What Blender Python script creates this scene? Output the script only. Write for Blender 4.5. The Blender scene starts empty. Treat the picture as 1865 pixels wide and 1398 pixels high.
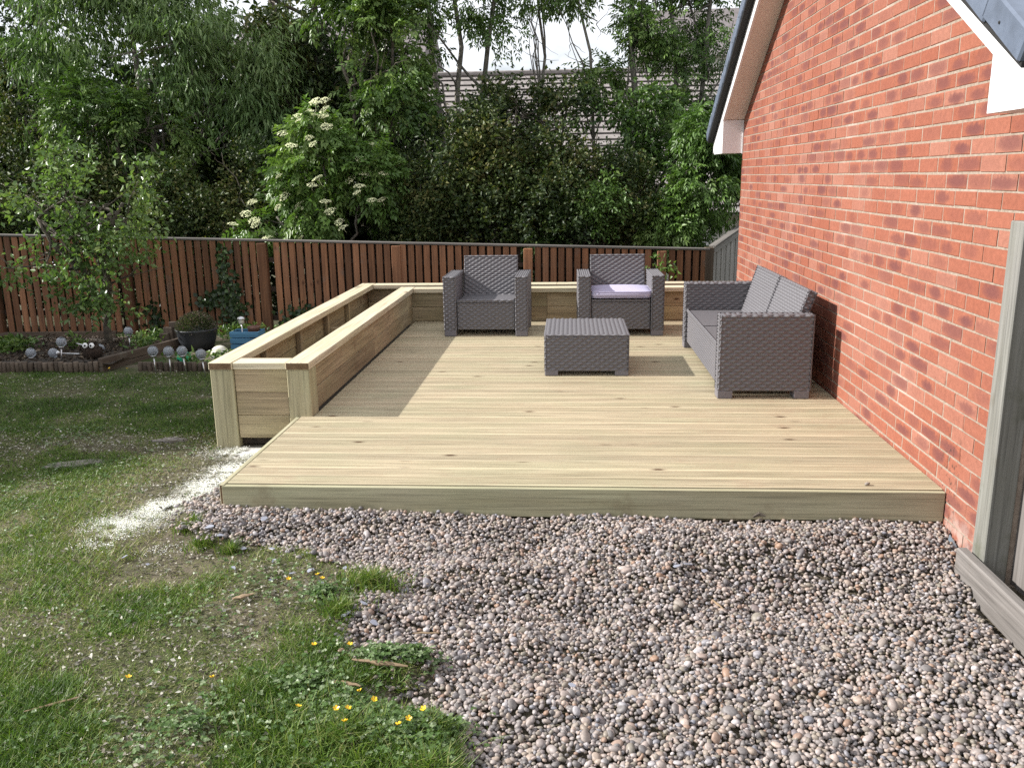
import bpy, bmesh, math, random
import numpy as np
from mathutils import Vector, Matrix, Euler

random.seed(7)
rng = np.random.default_rng(7)
SC = bpy.context.scene
COL = SC.collection
R = math.radians

# ------------------------------------------------------------------ camera
CAM = np.array([-1.7573, -3.9492, 1.4584])
yaw, pit, rol, FPX = 0.0695, 0.2357, -0.0150, 1568.0
Fv = np.array([-math.sin(yaw) * math.cos(pit), math.cos(yaw) * math.cos(pit), -math.sin(pit)])
Rv = np.cross(Fv, [0, 0, 1.0]); Rv /= np.linalg.norm(Rv)
Uv = np.cross(Rv, Fv)
cr, sr = math.cos(rol), math.sin(rol)
R2 = cr * Rv + sr * Uv
U2 = -sr * Rv + cr * Uv
cd = bpy.data.cameras.new('camera')
cd.sensor_fit = 'HORIZONTAL'; cd.sensor_width = 36.0
cd.lens = FPX / 1865.0 * 36.0
cd.clip_start = 0.05; cd.clip_end = 2000
cam = bpy.data.objects.new('camera', cd); COL.objects.link(cam)
M = Matrix.Identity(4)
for i in range(3):
    M[i][0] = R2[i]; M[i][1] = U2[i]; M[i][2] = -Fv[i]; M[i][3] = CAM[i]
cam.matrix_world = M
SC.camera = cam

# ------------------------------------------------------------------ sky, sun, exposure
SUN_EL = R(32.5)
w = bpy.data.worlds.new('World'); SC.world = w; w.use_nodes = True
nt = w.node_tree; nt.nodes.clear()
out = nt.nodes.new('ShaderNodeOutputWorld'); bg = nt.nodes.new('ShaderNodeBackground')
sky = nt.nodes.new('ShaderNodeTexSky'); sky.sky_type = 'NISHITA'; sky.sun_disc = False
sky.sun_elevation = SUN_EL; sky.sun_rotation = R(270); sky.altitude = 50
sky.air_density = 1.0; sky.dust_density = 1.2; sky.ozone_density = 1.2
tc = nt.nodes.new('ShaderNodeTexCoord')
mp = nt.nodes.new('ShaderNodeMapping'); mp.inputs['Scale'].default_value = (1.6, 1.6, 3.6)
cl = nt.nodes.new('ShaderNodeTexNoise'); cl.inputs['Scale'].default_value = 1.7
cl.inputs['Detail'].default_value = 7; cl.inputs['Roughness'].default_value = 0.58
rp = nt.nodes.new('ShaderNodeValToRGB')
rp.color_ramp.elements[0].position = 0.24; rp.color_ramp.elements[0].color = (0, 0, 0, 1)
rp.color_ramp.elements[1].position = 0.43; rp.color_ramp.elements[1].color = (1, 1, 1, 1)
mx = nt.nodes.new('ShaderNodeMix'); mx.data_type = 'RGBA'
mx.inputs['B'].default_value = (12.5, 12.9, 13.6, 1)
L = nt.links.new
L(tc.outputs['Generated'], mp.inputs['Vector']); L(mp.outputs['Vector'], cl.inputs['Vector'])
L(cl.outputs['Fac'], rp.inputs['Fac']); L(rp.outputs['Color'], mx.inputs['Factor'])
L(sky.outputs['Color'], mx.inputs['A']); L(mx.outputs['Result'], bg.inputs['Color'])
bg.inputs['Strength'].default_value = 0.056
L(bg.outputs['Background'], out.inputs['Surface'])
sd = bpy.data.lights.new('sun', 'SUN'); sd.energy = 5.0; sd.angle = R(0.55); sd.color = (1.0, 0.965, 0.91)
sun = bpy.data.objects.new('sun', sd); COL.objects.link(sun)
SUN_AZ = R(0.6)          # the light travels towards +x
sdir = Vector((math.cos(SUN_EL) * math.cos(SUN_AZ), math.cos(SUN_EL) * math.sin(SUN_AZ), -math.sin(SUN_EL)))
sun.rotation_euler = sdir.to_track_quat('-Z', 'Y').to_euler()
sun.location = (-12, 0, 9)
SC.view_settings.view_transform = 'Standard'; SC.view_settings.look = 'None'
SC.view_settings.exposure = 0.72; SC.view_settings.gamma = 1.0
SC.view_settings.use_curve_mapping = False
SC.cycles.use_denoising = False
SC.cycles.max_bounces = 8; SC.cycles.diffuse_bounces = 4; SC.cycles.transparent_max_bounces = 8

# ------------------------------------------------------------------ helpers
def proj(p):
    d = np.asarray(p, float) - CAM
    z = d @ Fv
    return np.array([932.5 + FPX * (d @ R2) / z, 699 - FPX * (d @ U2) / z])

def tag(o, label=None, cat=None, group=None, kind=None):
    if label: o['label'] = label
    if cat: o['category'] = cat
    if group: o['group'] = group
    if kind: o['kind'] = kind
    return o

def thing(name, label, cat, loc=(0, 0, 0), rotz=0.0, group=None):
    o = bpy.data.objects.new(name, None); COL.objects.link(o)
    o.empty_display_size = 0.1
    o.location = loc; o.rotation_euler = (0, 0, rotz)
    return tag(o, label, cat, group)

def link(name, me, parent=None, loc=(0, 0, 0), rot=(0, 0, 0), scale=None):
    o = bpy.data.objects.new(name, me); COL.objects.link(o)
    if parent is not None: o.parent = parent
    o.location = loc; o.rotation_euler = rot
    if scale is not None: o.scale = scale
    return o

def mesh(name, V, F, mat=None, smooth=False, attrs=None, uv=None):
    me = bpy.data.meshes.new(name)
    V = np.asarray(V, dtype=np.float32).reshape(-1, 3)
    if isinstance(F, np.ndarray):
        k = F.shape[1]
        me.vertices.add(len(V)); me.vertices.foreach_set('co', V.ravel())
        me.loops.add(F.size); me.loops.foreach_set('vertex_index', F.astype(np.int32).ravel())
        me.polygons.add(len(F))
        me.polygons.foreach_set('loop_start', np.arange(0, F.size, k, dtype=np.int32))
        me.polygons.foreach_set('loop_total', np.full(len(F), k, dtype=np.int32))
        me.update(calc_edges=True)
    else:
        me.from_pydata([tuple(map(float, v)) for v in V], [], [tuple(f) for f in F]); me.update()
    if smooth: me.polygons.foreach_set('use_smooth', np.ones(len(me.polygons), dtype=bool))
    if attrs:
        for n, a in attrs.items():
            at = me.attributes.new(n, 'FLOAT', 'POINT'); at.data.foreach_set('value', np.asarray(a, dtype=np.float32))
    if uv is not None:
        ul = me.uv_layers.new(name='UVMap'); ul.data.foreach_set('uv', np.asarray(uv, dtype=np.float32).ravel())
    if mat is not None: me.materials.append(mat)
    return me

BOXF = [(0, 3, 2, 1), (4, 5, 6, 7), (0, 1, 5, 4), (1, 2, 6, 5), (2, 3, 7, 6), (3, 0, 4, 7)]
def boxv(x0, x1, y0, y1, z0, z1):
    return [(x0, y0, z0), (x1, y0, z0), (x1, y1, z0), (x0, y1, z0), (x0, y0, z1), (x1, y0, z1), (x1, y1, z1), (x0, y1, z1)]

class MB:
    def __init__(s): s.V = []; s.F = []
    def add(s, V, F):
        n = len(s.V); s.V += [tuple(v) for v in V]; s.F += [tuple(i + n for i in f) for f in F]; return s
    def box(s, x0, x1, y0, y1, z0, z1): return s.add(boxv(x0, x1, y0, y1, z0, z1), BOXF)
    def build(s, name, mat, parent=None, smooth=False, loc=(0, 0, 0), rot=(0, 0, 0)):
        return link(name, mesh(name, s.V, s.F, mat, smooth), parent, loc, rot)

_cb = {}
def cbox(lx, ly, lz, ch, mat, wob=0.0, seg=1):
    """chamfered box centred on the origin; shared between equal requests"""
    key = (round(lx, 4), round(ly, 4), round(lz, 4), round(ch, 4), mat.name, wob, seg)
    if key in _cb: return _cb[key]
    bm = bmesh.new(); bmesh.ops.create_cube(bm, size=1.0)
    for v in bm.verts: v.co = Vector((v.co.x * lx, v.co.y * ly, v.co.z * lz))
    if ch > 0: bmesh.ops.bevel(bm, geom=list(bm.edges), offset=ch, segments=seg, affect='EDGES', profile=0.6)
    if wob:
        for v in bm.verts: v.co += Vector((random.uniform(-wob, wob), random.uniform(-wob, wob), random.uniform(-wob, wob)))
    me = bpy.data.meshes.new('block'); bm.to_mesh(me); bm.free(); me.materials.append(mat)
    _cb[key] = me
    return me

def tube(path, radii, sides=7, cap=True):
    P = [Vector(p) for p in path]; V = []; F = []
    prev = None
    for i, p in enumerate(P):
        t = (P[min(i + 1, len(P) - 1)] - P[max(i - 1, 0)]).normalized()
        if prev is None:
            a = t.cross(Vector((0.31, 0.95, 0.1)))
            if a.length < 1e-3: a = t.cross(Vector((1, 0, 0)))
            a.normalize()
        else:
            a = (prev - t * prev.dot(t)); a = a.normalized() if a.length > 1e-6 else prev
        prev = a; b = t.cross(a); r = radii[i] if hasattr(radii, '__len__') else radii
        for k in range(sides):
            th = 2 * math.pi * k / sides
            V.append(tuple(p + (a * math.cos(th) + b * math.sin(th)) * r))
    for i in range(len(P) - 1):
        for k in range(sides):
            k2 = (k + 1) % sides
            F.append((i * sides + k, i * sides + k2, (i + 1) * sides + k2, (i + 1) * sides + k))
    if cap:
        F.append(tuple(range(sides - 1, -1, -1))); n = (len(P) - 1) * sides; F.append(tuple(range(n, n + sides)))
    return V, F

def lathe(prof, sides=20):
    V = []; F = []
    for r, z in prof:
        for k in range(sides):
            th = 2 * math.pi * k / sides; V.append((r * math.cos(th), r * math.sin(th), z))
    for i in range(len(prof) - 1):
        for k in range(sides):
            k2 = (k + 1) % sides; F.append((i * sides + k, i * sides + k2, (i + 1) * sides + k2, (i + 1) * sides + k))
    F.append(tuple(range(sides - 1, -1, -1))); n = (len(prof) - 1) * sides; F.append(tuple(range(n, n + sides)))
    return V, F

def _hash(ix, iy, s):
    h = (ix.astype(np.int64) * 374761393 + iy.astype(np.int64) * 668265263 + s * 974711) & 0x7fffffff
    h = ((h ^ (h >> 13)) * 1274126177) & 0x7fffffff
    return ((h ^ (h >> 16)) & 0xffff) / 65535.0
def vnoise(x, y, s=0):
    x = np.asarray(x, float); y = np.asarray(y, float)
    ix = np.floor(x); iy = np.floor(y); fx = x - ix; fy = y - iy
    fx = fx * fx * (3 - 2 * fx); fy = fy * fy * (3 - 2 * fy)
    a = _hash(ix, iy, s); b = _hash(ix + 1, iy, s); c = _hash(ix, iy + 1, s); d = _hash(ix + 1, iy + 1, s)
    return (a * (1 - fx) + b * fx) * (1 - fy) + (c * (1 - fx) + d * fx) * fy
def fbm(x, y, s=0, o=3):
    t = 0; a = 0.5; n = 0
    for i in range(o):
        t = t + a * vnoise(np.asarray(x) * 2 ** i, np.asarray(y) * 2 ** i, s + i * 17); n += a; a *= .5
    return t / n

# ------------------------------------------------------------------ materials
def newmat(name):
    m = bpy.data.materials.new(name); m.use_nodes = True; nt = m.node_tree
    b = nt.nodes['Principled BSDF']
    return m, nt, b
def N(nt, t, **kw):
    n = nt.nodes.new(t)
    for k, v in kw.items():
        if k in n.inputs: n.inputs[k].default_value = v
        else: setattr(n, k, v)
    return n
def ramp(nt, stops, fac=None, interp='LINEAR'):
    r = nt.nodes.new('ShaderNodeValToRGB'); cr = r.color_ramp; cr.interpolation = interp
    while len(cr.elements) > 1: cr.elements.remove(cr.elements[-1])
    for i, (p, c) in enumerate(stops):
        e = cr.elements[0] if i == 0 else cr.elements.new(p)
        e.position = p; c = c if hasattr(c, '__len__') else (c, c, c); e.color = (c[0], c[1], c[2], 1)
    if fac is not None: nt.links.new(fac, r.inputs['Fac'])
    return r.outputs['Color']
def mixc(nt, fac, a, b, mode='MIX'):
    m = nt.nodes.new('ShaderNodeMix'); m.data_type = 'RGBA'; m.blend_type = mode
    for sock, val in ((m.inputs['Factor'], fac), (m.inputs['A'], a), (m.inputs['B'], b)):
        if isinstance(val, bpy.types.NodeSocket): nt.links.new(val, sock)
        elif hasattr(val, '__len__'): sock.default_value = (val[0], val[1], val[2], 1)
        elif sock.type == 'RGBA': sock.default_value = (val, val, val, 1)
        else: sock.default_value = val
    return m.outputs['Result']
def mth(nt, op, a, b=None, c=None, clamp=False):
    m = nt.nodes.new('ShaderNodeMath'); m.operation = op; m.use_clamp = clamp
    for i, v in enumerate((a, b, c)):
        if v is None: continue
        if isinstance(v, bpy.types.NodeSocket): nt.links.new(v, m.inputs[i])
        else: m.inputs[i].default_value = v
    return m.outputs[0]
def coords(nt, kind='Object', scale=(1, 1, 1), rnd=0.0):
    t = nt.nodes.new('ShaderNodeTexCoord'); m = nt.nodes.new('ShaderNodeMapping')
    m.inputs['Scale'].default_value = scale
    if kind == 'World':
        g = nt.nodes.new('ShaderNodeNewGeometry'); nt.links.new(g.outputs['Position'], m.inputs['Vector'])
    else: nt.links.new(t.outputs[kind], m.inputs['Vector'])
    if rnd:
        oi = nt.nodes.new('ShaderNodeObjectInfo')
        c = nt.nodes.new('ShaderNodeCombineXYZ')
        nt.links.new(mth(nt, 'MULTIPLY', oi.outputs['Random'], rnd), c.inputs[0])
        nt.links.new(mth(nt, 'MULTIPLY', oi.outputs['Random'], rnd * 0.37), c.inputs[1])
        nt.links.new(mth(nt, 'MULTIPLY', oi.outputs['Random'], rnd * 1.71), c.inputs[2])
        nt.links.new(c.outputs[0], m.inputs['Location'])
    return m.outputs['Vector']
def noise(nt, vec, scale, detail=4, rough=0.55, dist=0.0):
    n = nt.nodes.new('ShaderNodeTexNoise'); n.inputs['Scale'].default_value = scale
    n.inputs['Detail'].default_value = detail; n.inputs['Roughness'].default_value = rough
    n.inputs['Distortion'].default_value = dist
    nt.links.new(vec, n.inputs['Vector']); return n.outputs['Fac']
def bump(nt, b, h, strength=0.3, dist=0.004):
    n = nt.nodes.new('ShaderNodeBump'); n.inputs['Strength'].default_value = strength; n.inputs['Distance'].default_value = dist
    nt.links.new(h, n.inputs['Height']); nt.links.new(n.outputs['Normal'], b.inputs['Normal'])

def plain(name, col, rough=0.6, metal=0.0, var=0.08, vs=20, bmp=0.0, spec=0.5):
    m, nt, b = newmat(name)
    v = coords(nt, 'Object', rnd=9)
    f = noise(nt, v, vs, 5)
    c = mixc(nt, 1.0, col, ramp(nt, [(0.3, 1 - var), (0.7, 1 + var)], f), 'MULTIPLY')
    nt.links.new(c, b.inputs['Base Color'])
    b.inputs['Roughness'].default_value = rough; b.inputs['Metallic'].default_value = metal
    b.inputs['Specular IOR Level'].default_value = spec
    if bmp: bump(nt, b, f, bmp, 0.003)
    return m

def wood(name, light, dark, knot=(0.10, 0.055, 0.03), tint=None, hue=0.25, rough=0.75, knots=True, streak=1.0, stain=None, kd=1.0, fine=1.0):
    """timber with its grain along local x; every object gets its own piece of wood"""
    m, nt, b = newmat(name)
    v = coords(nt, 'Object', (1, 1, 1), rnd=31)
    vs = N(nt, 'ShaderNodeMapping'); vs.inputs['Scale'].default_value = (1.1, 26 * fine, 26 * fine); nt.links.new(v, vs.inputs['Vector'])
    vw = N(nt, 'ShaderNodeMapping'); vw.inputs['Scale'].default_value = (0.7, 5.5 * fine, 5.5 * fine); nt.links.new(v, vw.inputs['Vector'])
    g1 = noise(nt, vs.outputs[0], 1.0, 5, 0.6, 0.6)
    g2 = noise(nt, vw.outputs[0], 1.0, 3, 0.5, 1.2)
    gg = mth(nt, 'ADD', mth(nt, 'MULTIPLY', g1, 0.6 * streak), mth(nt, 'MULTIPLY', g2, 0.5))
    c = ramp(nt, [(0.36, dark), (0.52, tuple(0.5 * (a + d) for a, d in zip(light, dark))), (0.68, light)], gg)
    vf = N(nt, 'ShaderNodeMapping'); vf.inputs['Scale'].default_value = (2.2, 95, 95); nt.links.new(v, vf.inputs['Vector'])
    g3 = noise(nt, vf.outputs[0], 1.0, 3, 0.6, 0.3)
    c = mixc(nt, 1.0, c, ramp(nt, [(0.34, 0.70), (0.5, 1.0), (0.7, 1.08)], g3), 'MULTIPLY')
    oi = nt.nodes.new('ShaderNodeObjectInfo')
    k = ramp(nt, [(0, 1 - hue), (0.5, 1.0), (1, 1 + hue * 0.7)], oi.outputs['Random'])
    c = mixc(nt, 1.0, c, k, 'MULTIPLY')
    if tint is not None:
        n3 = noise(nt, v, 1.7, 2)
        f = ramp(nt, [(0.42, 0.0), (0.66, 1.0)], n3)
        c = mixc(nt, mth(nt, 'MULTIPLY', f, 0.55), c, mixc(nt, 1.0, c, tint, 'MULTIPLY'))
    if stain is not None:
        n4 = noise(nt, v, 4.5, 5, 0.65)
        f = ramp(nt, [(0.58, 0.0), (0.74, 0.6)], n4)
        c = mixc(nt, f, c, stain)
    if knots:
        vk = N(nt, 'ShaderNodeMapping'); vk.inputs['Scale'].default_value = (4.2, 9.0, 9.0); nt.links.new(v, vk.inputs['Vector'])
        vo = nt.nodes.new('ShaderNodeTexVoronoi'); vo.inputs['Scale'].default_value = 1.0 * kd; vo.inputs['Randomness'].default_value = 1
        nt.links.new(vk.outputs[0], vo.inputs['Vector'])
        f = ramp(nt, [(0.055, 1.0), (0.12, 0.35), (0.2, 0.0)], vo.outputs['Distance'])
        sel = ramp(nt, [(0.62, 0.0), (0.66, 1.0)], vo.outputs['Color'])
        c = mixc(nt, mth(nt, 'MULTIPLY', f, sel), c, knot)
    nt.links.new(c, b.inputs['Base Color']); b.inputs['Roughness'].default_value = rough
    b.inputs['Specular IOR Level'].default_value = 0.25
    bump(nt, b, g1, 0.25, 0.002)
    return m

def leafmat(name, stops, trans=0.2, gloss=0.4):
    m, nt, b = newmat(name)
    a = nt.nodes.new('ShaderNodeAttribute'); a.attribute_name = 'tone'
    c = ramp(nt, stops, a.outputs['Fac'])
    nt.links.new(c, b.inputs['Base Color']); b.inputs['Roughness'].default_value = gloss
    b.inputs['Specular IOR Level'].default_value = 0.3
    tr = nt.nodes.new('ShaderNodeBsdfTranslucent')
    tcx = mixc(nt, 1.0, c, (1.15, 1.4, 0.5), 'MULTIPLY'); nt.links.new(tcx, tr.inputs['Color'])
    ms = nt.nodes.new('ShaderNodeMixShader'); ms.inputs[0].default_value = trans
    nt.links.new(b.outputs[0], ms.inputs[1]); nt.links.new(tr.outputs[0], ms.inputs[2])
    nt.links.new(ms.outputs[0], nt.nodes['Material Output'].inputs['Surface'])
    return m

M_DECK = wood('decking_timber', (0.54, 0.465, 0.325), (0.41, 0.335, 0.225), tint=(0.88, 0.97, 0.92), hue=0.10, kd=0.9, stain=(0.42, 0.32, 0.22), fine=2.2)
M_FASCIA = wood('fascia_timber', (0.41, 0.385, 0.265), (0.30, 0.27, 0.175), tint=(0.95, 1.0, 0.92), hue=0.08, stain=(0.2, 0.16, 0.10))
M_CAP = wood('planed_cap_timber', (0.62, 0.545, 0.41), (0.49, 0.41, 0.28), tint=(0.93, 1.0, 0.9), hue=0.1, kd=0.7)
M_SLEEPER = wood('sleeper_timber', (0.41, 0.325, 0.21), (0.25, 0.185, 0.115), tint=(0.9, 1.0, 0.88), hue=0.25, stain=(0.17, 0.11, 0.065))
M_POSTW = wood('green_post_timber', (0.42, 0.38, 0.25), (0.31, 0.265, 0.165), tint=(0.88, 1.0, 0.88), hue=0.08)
M_END = wood('end_grain', (0.20, 0.13, 0.075), (0.11, 0.065, 0.035), hue=0.1, knots=False)
M_PICKET = wood('stained_fence_timber', (0.30, 0.145, 0.076), (0.15, 0.072, 0.04), knot=(0.05, 0.02, 0.01), tint=(0.72, 0.82, 0.95), hue=0.42, stain=(0.17, 0.14, 0.12))
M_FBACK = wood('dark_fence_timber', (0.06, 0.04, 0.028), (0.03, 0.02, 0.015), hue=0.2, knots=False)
M_GREYW = wood('weathered_grey_timber', (0.33, 0.31, 0.285), (0.19, 0.175, 0.16), knot=(0.1, 0.085, 0.07), tint=(0.95, 0.98, 1.0), hue=0.15, stain=(0.17, 0.165, 0.14), fine=1.4)
M_OLDW = wood('old_dark_timber', (0.13, 0.10, 0.075), (0.06, 0.045, 0.035), hue=0.3, knots=False, stain=(0.16, 0.15, 0.12))
M_MOSSPOST = wood('mossy_post_timber', (0.25, 0.245, 0.235), (0.15, 0.145, 0.13), knot=(0.12, 0.1, 0.07), tint=(0.9, 0.93, 0.85), hue=0.03, stain=(0.09, 0.095, 0.06), fine=1.5)
M_BARK = plain('bark', (0.10, 0.085, 0.065), 0.9, var=0.5, vs=18, bmp=0.8)
M_BARK2 = plain('grey_bark', (0.17, 0.155, 0.13), 0.9, var=0.45, vs=14, bmp=0.8)
M_WHITE = plain('white_upvc', (0.74, 0.74, 0.75), 0.35, var=0.03, vs=6)
M_SOFFIT = plain('soffit_board', (0.68, 0.62, 0.57), 0.5, var=0.05, vs=4)
M_TILE = plain('slate_grey_tile', (0.115, 0.14, 0.19), 0.4, var=0.25, vs=9, bmp=0.2)
M_BLACK = plain('black_void', (0.012, 0.012, 0.012), 0.8)
M_RATTAN = plain('mauve_grey_resin', (0.138, 0.133, 0.143), 0.36, var=0.06, vs=40, spec=0.45)
M_FOOT = plain('grey_resin_foot', (0.16, 0.152, 0.17), 0.45, var=0.05)
# ------------------------------------------------------------------ ground
GPOLY = np.array([(0.2, 0.2), (-3.40, 0.2), (-3.50, 0.30), (-3.60, 0.24), (-3.67, -0.01), (-3.59, -0.28), (-3.29, -0.36), (-2.95, -0.38), (-2.70, -0.56),
                  (-2.475, -0.74), (-2.60, -0.91), (-2.64, -1.08), (-2.53, -1.23), (-2.27, -1.20), (-2.27, -1.37), (-2.46, -1.46), (-2.34, -1.55), (-2.13, -1.56),
                  (-2.06, -1.81), (-2.02, -2.5), (0.2, -2.5)])
def inpoly(x, y, P):
    x = np.asarray(x, float); y = np.asarray(y, float); ins = np.zeros(x.shape, bool)
    n = len(P)
    for i in range(n):
        x1, y1 = P[i]; x2, y2 = P[(i + 1) % n]
        c = ((y1 > y) != (y2 > y))
        with np.errstate(divide='ignore', invalid='ignore'):
            ins ^= c & (x < (x2 - x1) * (y - y1) / (y2 - y1 + 1e-12) + x1)
    return ins
def gravel_w(x, y):
    xx = x + (fbm(x * 7, y * 7, 5) - .5) * .12; yy = y + (fbm(x * 7, y * 7, 9) - .5) * .12
    s = 0
    for dx, dy in ((0, 0), (.05, 0), (-.05, 0), (0, .05), (0, -.05)):
        s = s + inpoly(xx + dx, yy + dy, GPOLY)
    return s / 5.0
def gravel_z(x, y):
    t = np.clip(-y / 0.8, 0, 1); u = np.clip((x + 3.5) / 3.5, 0, 1)
    z = -0.118 - 0.03 * u - t * (0.065 + 0.06 * u)
    return z + ((fbm(x * 2.6, y * 3.4, 3, 2) - .5) * 0.115 + (vnoise(x * 9, y * 11, 8) - .5) * .03) * np.clip(-y / .3 + .2, .2, 1)
def lawn_z(x, y):
    z = -0.185 - 0.012 * np.clip(y, 0, 4) + (fbm(x * 1.7, y * 1.7, 21) - .5) * 0.05
    z = z - 0.09 * np.clip((y - 4.8) / 1.5, 0, 1)
    z = z - 0.35 * np.clip((y - 7) / 6, 0, 1) - 1.6 * np.clip((y - 12) / 12, 0, 1)
    return z
def ground_z(x, y):
    w_ = gravel_w(x, y)
    under = ((np.asarray(x) > -3.47) & (np.asarray(y) > 0.03)) | (np.asarray(x) > 0)
    z = lawn_z(x, y) * (1 - w_) + (gravel_z(x, y) - 0.022) * w_
    z = np.where((np.asarray(x) < -5.9) & (np.asarray(y) > 3.44), np.minimum(z, -0.18 - 0.092 * (np.asarray(y) - 3.5)), z)
    return np.where(under & (np.asarray(y) > .05), np.minimum(z, -0.22), z)

def axis(fine0, fine1, step, lo, hi):
    a = np.arange(fine0, fine1 + step / 2, step)
    l = [fine0 - d for d in (1, 3, 8, 20, 50, 120, 300)]; h = [fine1 + d for d in (1, 3, 8, 20, 50, 120, 300)]
    return np.array(sorted(l) + list(a) + h)
gx = axis(-8.4, 0.6, 0.06, 0, 0); gy = axis(-3.0, 7.0, 0.06, 0, 0)
GX, GY = np.meshgrid(gx, gy, indexing='ij')
GZ = ground_z(GX, GY)
V = np.stack([GX.ravel(), GY.ravel(), GZ.ravel()], 1)
ny = len(gy); ii, jj = np.meshgrid(np.arange(len(gx) - 1), np.arange(ny - 1), indexing='ij')
a = (ii * ny + jj).ravel()
F = np.stack([a, a + ny, a + ny + 1, a + 1], 1)
def groundmat():
    m, nt, b = newmat('soil_and_turf')
    v = coords(nt, 'World')
    n1 = noise(nt, v, 2.2, 5, .6); n2 = noise(nt, v, 14, 6, .65); n3 = noise(nt, v, 60, 4, .6)
    soil = ramp(nt, [(0.3, (0.045, 0.037, 0.026)), (0.7, (0.17, 0.145, 0.108))], n2)
    turf = ramp(nt, [(0.3, (0.022, 0.032, 0.012)), (0.7, (0.07, 0.085, 0.032))], n3)
    c = mixc(nt, ramp(nt, [(0.42, 0.0), (0.58, 1.0)], n1), soil, turf)
    a_ = nt.nodes.new('ShaderNodeAttribute'); a_.attribute_name = 'wear'
    c = mixc(nt, a_.outputs['Fac'], c, soil)
    ds = nt.nodes.new('ShaderNodeAttribute'); ds.attribute_name = 'dust'
    c = mixc(nt, mth(nt, 'MULTIPLY', ds.outputs['Fac'], ramp(nt, [(0.40, 0.0), (0.52, 1.0)], noise(nt, v, 8, 5, .65))), c, (0.80, 0.79, 0.75))
    nt.links.new(c, b.inputs['Base Color']); b.inputs['Roughness'].default_value = 0.95
    b.inputs['Specular IOR Level'].default_value = 0.1
    bump(nt, b, n2, 0.8, 0.02)
    return m
M_GROUND = groundmat()
wear = np.clip(1.5 - np.hypot(V[:, 0] + 3.75, (V[:, 1] - 0.35) * 0.6) * 1.1, 0, 1) * 0.8 + gravel_w(V[:, 0], V[:, 1]) * 0.8
dust = np.zeros(len(V))
for (x0, y0, rx, ry) in ((-3.76, 1.10, .22, .12), (-3.70, .74, .17, .17), (-3.76, .44, .13, .18), (-3.87, .10, .11, .16), (-3.97, -.13, .16, .12)):
    dust = np.maximum(dust, np.clip(1.25 - .9 * np.hypot((V[:, 0] - x0) / rx, (V[:, 1] - y0) / ry), 0, 1))
o = link('ground', mesh('ground', V, F, M_GROUND, True, {'wear': np.clip(wear, 0, 1), 'dust': dust})); tag(o, kind='structure')

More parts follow.
